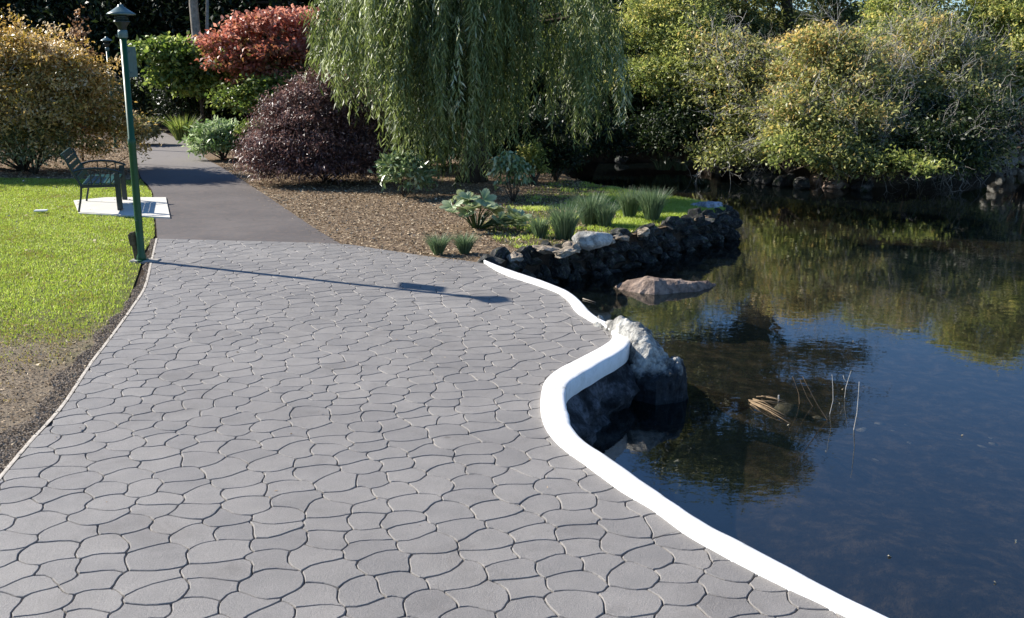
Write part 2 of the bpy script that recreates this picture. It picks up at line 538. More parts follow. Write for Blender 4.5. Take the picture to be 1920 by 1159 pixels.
gx = np.linspace(-3, 42, 130); gy = np.linspace(-4, 32, 110)
XX, YY = np.meshgrid(gx, gy)
dsh = dist_curve(np.stack([XX.ravel(), YY.ravel()], 1), np.r_[mid[::3], wall_w[::2]]).reshape(XX.shape)
ZZ = -.6 - .6 * (1 - np.exp(-dsh / 3.0))
for i in range(ZZ.shape[0]):
    for j in range(ZZ.shape[1]):
        ZZ[i, j] += .12 * noise.fractal(Vector((XX[i, j] * .8, YY[i, j] * .8, 3)), 1.0, 2.0, 3)
def grid_faces(ny, nx):
    a = np.arange(ny * nx).reshape(ny, nx)
    return np.stack([a[:-1, :-1].ravel(), a[:-1, 1:].ravel(), a[1:, 1:].ravel(), a[1:, :-1].ravel()], 1)
struct(mesh_np('pond_bed', np.stack([XX.ravel(), YY.ravel(), ZZ.ravel()], 1), grid_faces(*XX.shape), M['bed'], smooth=True))
struct(sheet('pond_water', [[tuple(p) for p in np.r_[pond_poly]]], W, M['water']))

# asphalt path
pl_px = [(295, 447), (292, 412), (287, 362), (276, 345), (264, 332), (256, 305), (251, 278), (249, 255), (240, 238), (205, 222), (120, 212)]
pr_px = [(640, 457), (583, 422), (516, 377), (458, 339), (417, 314), (386, 296), (354, 269), (316, 252), (290, 240), (262, 228), (200, 216)]
PL = catmull([G(*p)[:2] for p in pl_px], 4); PR = catmull([G(*p)[:2] for p in pr_px], 4)
te_part = np.array([G(*p)[:2] for p in [(400, 450), (520, 453)]])
asph = np.r_[PL[::-1], te_part, PR]
struct(sheet('asphalt_path', [[tuple(p) for p in asph]], -.008, M['asphalt']))

# mulch bed right of the path and under the shrubs
mulch_poly = [tuple(p) for p in PR[:26]] + [G(330, 246)[:2], G(420, 238)[:2], G(700, 240)[:2], G(1040, 300)[:2]] + \
    [tuple(p) for p in wall_w[::-1]] + [tuple(p) for p in TE[::-1][:18]]
struct(sheet('mulch_bed', [mulch_poly], -.012, M['mulch']))
# mulch under the bronze shrub
mul2 = [G(*p)[:2] for p in [(-250, 345), (0, 333), (140, 335), (225, 338), (262, 334), (256, 305), (249, 262), (150, 258), (-250, 262)]]
struct(sheet('shrub_mulch', [mul2], -.010, M['mulch']))
# lawn left
lawn_poly = [G(*p)[:2] for p in [(-700, 352), (0, 333), (140, 335), (225, 338), (264, 336), (284, 360), (288, 412), (290, 440), (270, 470), (262, 500), (246, 545),
             (226, 590), (197, 636), (158, 688), (104, 752), (50, 815), (-20, 885)]] + [(-2.97, 4.7), (-2.8, 2.5), (-2.6, 0), (-14, 0)]
lawn_poly = [tuple(p) for p in lawn_poly]
struct(sheet('lawn', [lawn_poly], -.016, M['lawnbase']))
# grass on the point
pg_px = [(930, 452), (900, 425), (940, 385), (985, 362), (1020, 345), (1060, 335), (1095, 343), (1150, 352), (1200, 361), (1260, 369), (1320, 380), (1352, 387), (1360, 394), (1335, 401), (1290, 411), (1235, 424), (1180, 437), (1130, 446), (1080, 454), (1040, 462), (985, 470)]
point_poly = [G(*p)[:2] for p in pg_px]
struct(sheet('point_grass_soil', [point_poly], -.008, M['pointsoil']))
# edge soil strip beside the pavement
off = resample(LE, 120)
tn = np.gradient(off, axis=0); tn /= np.linalg.norm(tn, axis=1)[:, None]
nl = np.stack([tn[:, 1], -tn[:, 0]], 1)
nl *= np.sign((nl @ np.array([-1, 0])))[:, None]
wid = .07 + .13 * np.clip((11.5 - off[:, 1]) / 5, 0, 1)
wid = wid * (1 + .35 * np.sin(np.arange(120) * .9) * np.cos(np.arange(120) * .37))
strip = np.r_[off, (off + nl * wid[:, None])[::-1]]
struct(sheet('edge_soil', [[tuple(p) for p in strip]], -.013, M['darksoil']))

# ------------------------------------------------------------------ stamped pavement: every stone its own piece
def clip(poly, px, py, nx, ny):
    """keep the side where (p-P).n <= 0"""
    out = []
    m = len(poly)
    for i in range(m):
        a = poly[i]; b = poly[(i + 1) % m]
        da = (a[0] - px) * nx + (a[1] - py) * ny
        db = (b[0] - px) * nx + (b[1] - py) * ny
        if da <= 0: out.append(a)
        if (da < 0 < db) or (db < 0 < da):
            t = da / (da - db)
            out.append((a[0] + (b[0] - a[0]) * t, a[1] + (b[1] - a[1]) * t))
    return out

ROW, CW = .178, .236
ang = R(13)
ca, sa = math.cos(ang), math.sin(ang)
sites = {}
for j in range(-18, 100):
    offx = rnd.uniform(0, 1)
    wv = rnd.uniform(.88, 1.12)
    for i in range(-52, 52):
        u = (i + offx) * CW * wv + rnd.uniform(-.3, .3) * CW
        v = (j + rnd.uniform(-.2, .2) + .16 * math.sin(i * .7 + j)) * ROW
        x = u * ca - v * sa; y = u * sa + v * ca
        if -8 < x < 6 and -1 < y < 15:
            sites.setdefault((int(math.floor(x / .4)), int(math.floor(y / .4))), []).append((x, y))
allsites = [s for c in sites.values() for s in c]
pv = pave_poly
S = np.array(allsites)
dall = dist_curve(S, np.r_[pv, pv[:1]])
ins = inside(S[:, 0], S[:, 1], pv)
bound = np.r_[pv, pv[:1]]
EDGE = {}
def edge_pts(a, b):
    """shared curved edge between two cells, identical from both sides"""
    ka = (round(a[0], 4), round(a[1], 4)); kb = (round(b[0], 4), round(b[1], 4))
    if ka == kb: return [a]
    key = (min(ka, kb), max(ka, kb))
    if key not in EDGE:
        p, q = key
        dx, dy = q[0] - p[0], q[1] - p[1]
        L = math.hypot(dx, dy)
        r = random.Random(hash(key))
        amp = r.choice((-1, 1)) * r.uniform(.03, .17) * L if L > .05 else 0
        s2 = r.uniform(-.05, .05) * L
        pts = []
        m = 4 if L > .07 else 2
        for k in range(1, m):
            t = k / m
            o = amp * math.sin(math.pi * t) + s2 * math.sin(2 * math.pi * t)
            pts.append((p[0] + dx * t - dy / L * o, p[1] + dy * t + dx / L * o))
        EDGE[key] = pts
    pts = EDGE[key]
    return [a] + (pts if key[0] == ka else pts[::-1])

stones = []
for idx, (x, y) in enumerate(allsites):
    if not ins[idx] and dall[idx] > .16: continue
    poly = [(x - .6, y - .6), (x + .6, y - .6), (x + .6, y + .6), (x - .6, y + .6)]
    cx, cy = int(math.floor(x / .4)), int(math.floor(y / .4))
    nb = []
    for a in range(cx - 2, cx + 3):
        for b in range(cy - 2, cy + 3):
            nb += sites.get((a, b), [])
    nb = sorted(nb, key=lambda p: (p[0] - x) ** 2 + (p[1] - y) ** 2)[1:20]
    for q in nb:
        poly = clip(poly, (x + q[0]) / 2, (y + q[1]) / 2, q[0] - x, q[1] - y)
    if len(poly) < 3: continue
    pts = []
    for a, b in zip(poly, poly[1:] + poly[:1]):
        pts += edge_pts(a, b)
    if dall[idx] < .45:
        # cut to the pavement's edge
        d = bound[1:] - bound[:-1]
        t = np.clip(((np.array([x, y]) - bound[:-1]) * d).sum(1) / ((d * d).sum(1) + 1e-12), 0, 1)
        q = bound[:-1] + t[:, None] * d
        dd = np.hypot(q[:, 0] - x, q[:, 1] - y)
        order = np.argsort(dd)[:1]
        cuts = [order[0]]
        for k in np.argsort(dd)[:14]:
            if dd[k] < .32 and abs(k - cuts[0]) > 3: cuts.append(k); break
        for k in cuts:
            dn = d[k] / np.linalg.norm(d[k])
            # pave_poly runs clockwise: outside is to the left of travel
            nx_, ny_ = -dn[1], dn[0]
            if len(pts) >= 3:
                pts = clip(pts, q[k][0], q[k][1], nx_, ny_)
    if len(pts) < 5: continue
    ar = .5 * sum(a[0] * b[1] - a[1] * b[0] for a, b in zip(pts, pts[1:] + pts[:1]))
    if abs(ar) < .0025: continue
    if ar < 0: pts = pts[::-1]
    # round off: smooth corners, then inset
    P = np.array(pts)
    P = P * .84 + .08 * (np.roll(P, 1, 0) + np.roll(P, -1, 0))
    T = np.roll(P, -1, 0) - np.roll(P, 1, 0)
    L = np.linalg.norm(T, axis=1)[:, None] + 1e-9
    N = np.stack([-T[:, 1], T[:, 0]], 1) / L
    outer_r = P + N * .0006
    inner_r = P + N * .0064
    stones.append((x, y, outer_r, inner_r))

pave_root = struct(bpy.data.objects.new('pavement', None)); COL.objects.link(pave_root)
sheet('joint_bed', [[tuple(p) for p in pave_poly]], -.013, M['joint'], pave_root)
def visible_size(s):
    x, y = s[0], s[1]
    if y < 3.75: return 1e3 + abs(x) + (3.75 - y)
    zc = y * math.cos(PITCH) + EYE * math.sin(PITCH)
    if abs(x / zc) > .5: return 500
    return y
stones.sort(key=visible_size)
def stone_geom(s):
    x, y, o, i = s
    m = len(o)
    rs = random.Random(int(x * 9973 + y * 77777))
    tz = rs.uniform(-.0012, .0012); ax, ay = rs.uniform(-.006, .006), rs.uniform(-.006, .006)
    z1 = tz + (i[:, 0] - x) * ax + (i[:, 1] - y) * ay
    V = np.r_[np.c_[o, np.full(m, -.0125)], np.c_[(o + i) / 2 , z1 - .003], np.c_[i, z1]]
    return V, m, rs.random()
def stone_faces(m, o=0):
    F = []
    for k in range(2):
        for a in range(m):
            b = (a + 1) % m
            F.append((o + k * m + a, o + k * m + b, o + (k + 1) * m + b, o + (k + 1) * m + a))
    F.append(tuple(o + 2 * m + a for a in range(m)))
    return F
def stone_obj(name, ss, parent):
    V = []; F = []; T = []
    for s in ss:
        v, m, t = stone_geom(s)
        F += stone_faces(m, len(V)); V += v.tolist(); T += [t] * (3 * m)
    me = bpy.data.meshes.new(name)
    me.from_pydata(V, [], F)
    me.materials.append(M['pave'])
    a = me.attributes.new('tint', 'FLOAT', 'POINT'); a.data.foreach_set('value', T)
    me.update()
    return link(bpy.data.objects.new(name, me), parent)
for s in stones[:300]:
    stone_obj('paving_stone', [s], pave_root)
o = stone_obj('paving_stones', stones[300:], pave_root); o['kind'] = 'stuff'

# scattered chips kicked onto the paving and path from the bed
rg_ = np.random.default_rng(5)
tq = resample(TE, 400)[170:]; pq = resample(PR, 400)[:150]
spill = np.r_[tq[rg_.integers(0, len(tq), 260)] + np.c_[rg_.normal(0, .1, 260), -np.abs(rg_.normal(0, .16, 260))],
              pq[rg_.integers(0, len(pq), 320)] - np.c_[np.abs(rg_.normal(0, .16, 320)), rg_.normal(0, .05, 320)],
              rg_.uniform((-3.5, 4.2), (.2, 12.5), (70, 2))]
spill = spill[inside(spill[:, 0], spill[:, 1], np.r_[pave_poly]) | (spill[:, 1] > 13.2)]
# pale concrete lip along the lawn side
mb = MB()
lp = resample(LE, 160)
tn = np.gradient(lp, axis=0); tn /= np.linalg.norm(tn, axis=1)[:, None]
nn = np.stack([tn[:, 1], -tn[:, 0]], 1); nn *= np.sign(nn @ np.array([-1, 0]))[:, None]
rg = random.Random(4)
V = []; 
for k in range(160):
    w = .024 + .004 * rg.random()
    a = lp[k] + nn[k] * w; b = lp[k] - nn[k] * .004
    V += [(a[0], a[1], -.06), (a[0] - nn[k][0] * .004, a[1] - nn[k][1] * .004, .001), (b[0], b[1], .0025)]
F = []
for k in range(159):
    for c in range(2):
        F.append((k * 3 + c, k * 3 + c + 1, k * 3 + 3 + c + 1, k * 3 + 3 + c))
struct(mesh_np('pavement_lip', V, F, M['concrete'], pave_root))

# ------------------------------------------------------------------ white curb
prof = [(0, -.03), (0, .026), (.06, .034), (.2, .037), (.8, .037), (.94, .034), (1.0, .024), (1.0, -.06), (.97, -.10)]
V = []; F = []
K = len(prof)
for k in range(NC):
    wob = .006 * noise.noise(Vector((CI[k][0] * 6, CI[k][1] * 6, 2)))
    d = (CO[k] - CI[k]) * (1 + wob * 8)
    for t, z in prof:
        q = CI[k] + d * t
        V.append((q[0], q[1], z + .003 * noise.noise(Vector((q[0] * 3, q[1] * 3, t)))))
for k in range(NC - 1):
    for c in range(K - 1):
        F.append((k * K + c, k * K + c + 1, (k + 1) * K + c + 1, (k + 1) * K + c))
curb = struct(mesh_np('curb', V, F, M['curb'], smooth=False))
# rough retaining face under the curb
seg = resample(CO[: int(NC * .86)], 260)
tn = np.gradient(seg, axis=0); tn /= np.linalg.norm(tn, axis=1)[:, None]
ow = np.stack([-tn[:, 1], tn[:, 0]], 1)   # towards the water (right of travel is land)
# choose the sign that points away from the inner edge
segi = resample(CI[: int(NC * .86)], 260)
sg = np.sign(((seg - segi) * ow).sum(1)); ow *= np.where(sg == 0, 1, sg)[:, None]
rows = 22
V = np.zeros((rows, 260, 3))
for r in range(rows):
    z = -.085 - r / (rows - 1) * 1.1
    for k in range(260):
        p = Vector((seg[k][0] * 3.2, seg[k][1] * 3.2, z * 3.2))
        dsp = -.03 + .085 * min(1, r / 4) * (1 + 2.2 * noise.fractal(p, .9, 2.1, 4)) + .035 * noise.noise(p * 3.1) + .02 * r / rows
        V[r, k] = (seg[k][0] + ow[k][0] * dsp, seg[k][1] + ow[k][1] * dsp, z)
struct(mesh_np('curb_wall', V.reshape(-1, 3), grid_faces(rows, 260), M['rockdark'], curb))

# ------------------------------------------------------------------ rocks
def rock_mesh(name, size, seed, mat, sub=3, cuts=9, flat=1.0, rough=.12):
    import bmesh
    bm = bmesh.new()
    bmesh.ops.create_icosphere(bm, subdivisions=sub, radius=1)
    rg = random.Random(seed)
    planes = []
    for _ in range(cuts):
        v = Vector((rg.gauss(0, 1), rg.gauss(0, 1), rg.gauss(0, 1))).normalized()
        planes.append((v, rg.uniform(.55, .85)))
    o = Vector((rg.uniform(0, 99), rg.uniform(0, 99), 0))
    for v in bm.verts:
        p = v.co.copy()
        for nrm, c in planes:
            d = p.dot(nrm)
            if d > c: p -= nrm * (d - c) * .92
        p *= 1 + rough * noise.fractal(p * 1.6 + o, .9, 2.1, 4)
        v.co = Vector((p.x * size[0], p.y * size[1], p.z * size[2] * flat))
    me = bpy.data.meshes.new(name)
    bm.to_mesh(me); bm.free()
    me.materials.append(mat)
    return me

def rock(name, loc, size, seed, mat, label, group=None, rz=0, parent=None, sub=3, tilt=(0, 0), rough=.12, cuts=9):
    o = bpy.data.objects.new(name, rock_mesh(name, size, seed, mat, sub, cuts, rough=rough))
    link(o, parent)
    o.location = loc; o.rotation_euler = (tilt[0], tilt[1], rz)
    if label: tag(o, label, 'rock', group)
    return o

# big pale boulder that butts against the curb: swept ridge with a flat lit back and a dark front face
def ridge_boulder(name, stations, mat, label, seed, nprof=22, sub=8, amp=1.0):
    """stations: centre x,y, half width (across), top z ; bottom reaches the pond bed"""
    st = catmull(stations, sub)
    rg = Vector((seed, seed * 2.3, 0))
    V = []; 
    for k, (x, y, hw, tz) in enumerate(st):
        a = st[max(k - 1, 0)]; b = st[min(k + 1, len(st) - 1)]
        d = Vector((b[0] - a[0], b[1] - a[1], 0)).normalized(); w = Vector((-d.y, d.x, 0))
        for i in range(nprof):
            t = i / (nprof - 1) * 2 - 1        # -1 front .. 1 back
            s = abs(t) ** 3.0
            z = tz - s * (tz + 1.15)
            off_ = t * hw * (1.0 - .0 * s)
            z -= .05 * max(0, t) * (1 - s)
            p = Vector((x, y, 0)) + w * off_ + Vector((0, 0, z))
            q = p * 2.6 + rg
            nz = noise.fractal(q, .85, 2.1, 5)
            rid = noise.ridged_multi_fractal(p * 2.2 + rg, .9, 2.2, 4, 1.0, 2.0)
            p += amp * (w * t * (.07 * nz + .03 * (rid - 1)) + Vector((0, 0, 1)) * (.05 * nz - .035 * (rid - 1)))
            V.append(p)
    nst = len(st)
    c0 = len(V); V.append(Vector((st[0][0], st[0][1], -.7))); V.append(Vector((st[-1][0], st[-1][1], -.7)))
    F = []
    for k in range(nst - 1):
        for i in range(nprof - 1):
            F.append((k * nprof + i, k * nprof + i + 1, (k + 1) * nprof + i + 1, (k + 1) * nprof + i))
    for i in range(nprof - 1):
        F.append((c0, i + 1, i)); F.append((c0 + 1, (nst - 1) * nprof + i, (nst - 1) * nprof + i + 1))
    me = bpy.data.meshes.new(name)
    me.from_pydata([tuple(v) for v in V], [], F)
    me.materials.append(mat); me.update()
    return tag(link(bpy.data.objects.new(name, me)), label, 'rock')
gz = lambda px, py, z: G(px, py, z)[:2]
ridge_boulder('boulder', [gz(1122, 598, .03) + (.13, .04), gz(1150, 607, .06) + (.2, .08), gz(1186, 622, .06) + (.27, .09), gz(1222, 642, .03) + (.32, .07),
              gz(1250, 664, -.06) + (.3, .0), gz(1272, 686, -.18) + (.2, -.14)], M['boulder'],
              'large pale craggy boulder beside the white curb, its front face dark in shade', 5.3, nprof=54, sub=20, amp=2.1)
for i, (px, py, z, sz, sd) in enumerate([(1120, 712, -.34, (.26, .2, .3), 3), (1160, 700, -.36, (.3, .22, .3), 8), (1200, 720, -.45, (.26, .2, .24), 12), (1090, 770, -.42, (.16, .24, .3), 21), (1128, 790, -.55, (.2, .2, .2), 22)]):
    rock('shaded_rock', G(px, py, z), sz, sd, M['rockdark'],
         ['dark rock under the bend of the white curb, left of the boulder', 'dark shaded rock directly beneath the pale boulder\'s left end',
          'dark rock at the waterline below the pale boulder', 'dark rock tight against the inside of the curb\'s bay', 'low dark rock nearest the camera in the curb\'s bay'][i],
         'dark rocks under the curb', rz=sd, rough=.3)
br = ridge_boulder('flat_rock', [gz(1147, 533, W + .0) + (.12, W - .04), gz(1180, 533, W + .05) + (.34, W + .09), gz(1225, 532, W + .08) + (.4, W + .12), gz(1275, 533, W + .06) + (.36, W + .11),
                    gz(1312, 534, W + .04) + (.26, W + .09), gz(1338, 534, W) + (.12, W + .0)], M['rockbrown'],
                   'flat brown rock lying in the pond by itself', 9.1)
wb = rock('boulder', G(1111, 449, .08), (.27, .2, .15), 31, M['rockpale'], 'rounded white boulder sitting on top of the stone retaining wall', rz=.3, sub=4, rough=.08)

# retaining wall of the point: stones stacked in rough courses
wall = thing('retaining_wall', (wall_w[0][0], wall_w[0][1], W), 'rough dark stone retaining wall holding up the planted point above the pond', 'wall')
variants = [rock_mesh('stone', (1, 1, 1), 100 + k, M['rockgrey'], 2, 11, rough=.45) for k in range(9)]
path = resample(wall_w[:44], 400)
acc = 0; rg = random.Random(3)
wl = Vector(wall.location)
seglen = np.linalg.norm(path[1] - path[0])
for course in range(4):
    s = rg.uniform(0, .1)
    total = seglen * 399
    while s < total:
        k = min(399, int(s / seglen))
        L = rg.choice((.1, .14, .2, .27, .34)) * rg.uniform(.85, 1.15)
        z = [-.03, -.15, -.29, -.45][course] + rg.uniform(-.03, .03)
        if course == 0: z += rg.choice((-.04, 0, .03))
        p = path[k]
        tt = path[min(399, k + 3)] - path[max(0, k - 3)]
        tt = tt / np.linalg.norm(tt)
        out = np.array([tt[1], -tt[0]])
        o = bpy.data.objects.new('stone', variants[rg.randrange(9)])
        link(o, wall)
        q = p + out * (course * .035 - .06 + rg.uniform(-.06, .06))
        o.location = Vector((q[0], q[1], z)) - wl
        o.scale = (L * .62, rg.uniform(.1, .18), rg.uniform(.07, .14))
        o.rotation_euler = (rg.uniform(-.25, .25), rg.uniform(-.2, .2), math.atan2(tt[1], tt[0]) + rg.uniform(-.3, .3))
        s += L * 1.02
# slabs and pale stones on top of the wall's lip
for i, (px, py, sz, lab) in enumerate([(1025, 468, (.2, .15, .05), 'flat pale cap stone at the near end of the retaining wall'),
        (1072, 462, (.15, .12, .06), 'pale angular stone just left of the white boulder'), (1140, 452, (.12, .1, .06), 'small pale stone to the right of the white boulder'),
        (1165, 446, (.16, .1, .05), 'flat tan stone on the wall right of the white boulder'), (965, 480, (.13, .1, .05), 'small mossy stone where the curb meets the wall'),
        (1058, 474, (.16, .1, .07), 'pale tan stone set below the white boulder in the wall'),
        (1205, 436, (.12, .1, .08), 'small pale stone on the wall below the right hand rushes')]):
    rock('cap_stone', G(px, py, .03), sz, 50 + i, M['rocktan'], lab, 'stones on the wall\'s lip', rz=i * 1.3, sub=3, rough=.4, cuts=13, tilt=(.25 * math.sin(i * 2), .2 * math.cos(i * 3)))
rock('tip_rock', G(1330, 389, .0), (.3, .3, .1), 77, rock_mat('bluish_rock', (.36, .38, .42), (.2, .22, .26), (.5, .53, .6), 4), 'pale bluish rock in shade at the tip of the grassy point', rz=.4, sub=4, rough=.2)

# far shore rocks
far_rocks = [(1352, 318, .30, .34, 'rounded pale shore rock standing alone left of the far bushes'), (1345, 303, .12, .12, 'small rock above the pale shore rock'),
             (1410, 333, .3, .22, 'dark rock on the far shore between the pale rock and the rock pile'), (1438, 337, .28, .2, 'low grey rock left of the far shore rock pile'),
             (1470, 341, .3, .22, 'grey brown rock beside the far shore rock pile'), (1540, 340, .26, .22, 'pale rock at the left of the far shore rock pile'),
             (1566, 345, .38, .2, 'broad pale rock in the middle of the far shore rock pile'), (1590, 338, .22, .18, 'small tan rock at the right of the far shore rock pile'),
             (1620, 350, .28, .16, 'dark low rock right of the far shore rock pile'), (1165, 300, .2, .16, 'small pale rock on the dark shore behind the point'),
             (1505, 346, .24, .16, 'dark rock just left of the far shore rock pile')]
for i, (px, py, w, hh, lab) in enumerate(far_rocks):
    rock('shore_rock', G(px, py, W + .08), (w, .25, hh), 200 + i, M['rockbrown'] if i in (0, 5, 6, 7) else M['rockgrey'], lab, 'rocks along the far shore', rz=i, rough=.22)
# pale stone bank at the far right
bank = thing('stone_bank', G(1895, 300, W), 'pale dry stone bank on the far shore at the right edge', 'wall')
bl = Vector(bank.location)
vp = [rock_mesh('stone', (1, 1, 1), 140 + k, M['rockpale'], 2, 8, rough=.2) for k in range(5)]
rg = random.Random(5)
for r in range(5):
    for k in range(9):
        p = at(1868 + k * 17 + rg.uniform(-6, 6), 302 - r * 17, 27.6 + r * .12)
        o = bpy.data.objects.new('stone', vp[rg.randrange(5)]); link(o, bank)
        o.location = Vector(p) - bl; s = rg.uniform(.12, .2)
        o.scale = (s, .16, s * .75); o.rotation_euler = (rg.uniform(-.4, .4), rg.uniform(-.4, .4), rg.uniform(0, 3))

# ------------------------------------------------------------------ foliage engine
def unit(a):
    return a / (np.linalg.norm(a, axis=-1, keepdims=True) + 1e-9)

def leaf_quads(P, D, Nn, length, width, tint, fold=.25):
    """diamond leaves: base at P, pointing D, face normal Nn"""
    D = unit(D); S = unit(np.cross(D, Nn)); Nn = np.cross(S, D)
    length = np.broadcast_to(length, (len(P),))[:, None]; width = np.broadcast_to(width, (len(P),))[:, None]
    mid_ = P + D * length * .45
    a = P; c = P + D * length - Nn * length * .08
    b = mid_ + S * width * .5 + Nn * width * fold
    d = mid_ - S * width * .5 + Nn * width * fold
    V = np.stack([a, b, c, d], 1).reshape(-1, 3)
    F = np.arange(len(P) * 4).reshape(-1, 4)
    return V, F, np.repeat(tint, 4)

def crown(name, lobes, n, leaf, mat, parent, rg, per=38, spread=.16, shell=(.5, 1.0), wild=.1, droop=.2, up=.6, tbias=0.0, zmin=.0, topt=.0, clump_t=.22, orig=None, flat=.62):
    lob = np.array(lobes, float)
    wgt = lob[:, 3] * lob[:, 4] + lob[:, 3] * lob[:, 5]
    K = max(1, n // per)
    li = rg.choice(len(lob), K, p=wgt / wgt.sum())
    d = unit(rg.normal(size=(K, 3)))
    d[:, 2] = np.where(d[:, 2] < -.35, -d[:, 2], d[:, 2])
    rr = shell[0] + (shell[1] - shell[0]) * np.sqrt(rg.random(K))
    w = rg.random(K) < wild
    rr = np.where(w, rr * (1 + .38 * rg.random(K)), rr)
    C = lob[li, :3] + d * lob[li, 3:6] * rr[:, None]
    C[:, 2] = np.maximum(C[:, 2], zmin + .05)
    kt = rg.normal(0, clump_t, K)
    sz = spread * rg.uniform(.6, 1.3, K)
    ci = np.repeat(np.arange(K), per)
    N = len(ci)
    offs = rg.normal(size=(N, 3)) * sz[ci][:, None] * np.array([1, 1, flat])
    P = C[ci] + offs
    P[:, 2] = np.maximum(P[:, 2], zmin + .02)
    outw = d[ci]
    D = outw * .6 + unit(rg.normal(size=(N, 3))) * .9 + np.array([0, 0, -droop])
    Nn = unit(rg.normal(size=(N, 3))) * .8 + np.array([0, 0, up]) + outw * .35
    t = np.clip(.5 + tbias + kt[ci] + rg.normal(0, .13, N) + topt * (P[:, 2] - lob[:, 2].mean()) / (lob[:, 5].max() + .1), 0, 1)
    ln = leaf[0] * rg.uniform(.65, 1.25, N)
    V, F, T = leaf_quads(P, D, Nn, ln, ln * leaf[1], t)
    if orig is not None: V = V - np.array(orig)
    o = mesh_np(name, V, F, mat, parent, tint=T)
    return o, C

def limbs(name, base, targets, r0, mat, parent, rg, orig=(0, 0, 0), lean=.25, seg=6, trunk_top=None):
    mb = MB()
    base = np.array(base, float); og = np.array(orig)
    for q in targets:
        q = np.array(q, float)
        d = q - base
        pts = []
        L = np.linalg.norm(d)
        j = rg.normal(size=3) * .07 * L
        for k in range(6):
            t = k / 5
            p = base + d * t
            p[:2] = base[:2] + d[:2] * (t ** 1.35)
            p = p + j * math.sin(math.pi * t)
            pts.append(p - og)
        r = r0 * rg.uniform(.5, 1)
        mb.tube(pts, [r * (1 - .85 * k / 5) for k in range(6)], seg)
    return mb.build(name, mat, parent, smooth=True)

def twigs(name, starts, dirs, L, r, mat, parent, rg, orig=(0, 0, 0), n=6, kink=.35, forks=2):
    """tangle of thin bare twigs, three sided"""
    og = np.array(orig)
    Vs = []; Fs = []; base = 0
    def one(p, d, L, r, forks_):
        nonlocal base
        pts = [p]; dd = d / (np.linalg.norm(d) + 1e-9)
        for k in range(n):
            dd = dd + rg.normal(size=3) * kink; dd /= np.linalg.norm(dd)
            pts.append(pts[-1] + dd * L / n)
            if forks_ > 0 and k in (1, 2, 3) and rg.random() < .75:
                one(pts[-1], dd + rg.normal(size=3) * .8, L * .55, r * .6, forks_ - 1)
        pts = np.array(pts) - og
        m = len(pts)
        T = np.gradient(pts, axis=0); T /= np.linalg.norm(T, axis=1)[:, None]
        u = unit(np.cross(T, np.array([.3, .5, .8]))); w = np.cross(T, u)
        rad = np.linspace(r, r * .3, m)[:, None]
        ring = np.stack([pts + u * rad, pts + (-.5 * u + .87 * w) * rad, pts + (-.5 * u - .87 * w) * rad], 1).reshape(-1, 3)
        Vs.append(ring)
        a = np.arange(m - 1)[:, None] * 3 + np.arange(3)[None]
        b = np.arange(m - 1)[:, None] * 3 + (np.arange(3)[None] + 1) % 3
        Fs.append(np.stack([a, b, b + 3, a + 3], -1).reshape(-1, 4) + base)
        base += m * 3
    for p, d in zip(starts, dirs):
        one(np.array(p, float), np.array(d, float), L * rg.uniform(.6, 1.3), r * rg.uniform(.6, 1.3), forks)
    return struct(mesh_np(name, np.concatenate(Vs), np.concatenate(Fs), mat, parent), 'stuff')

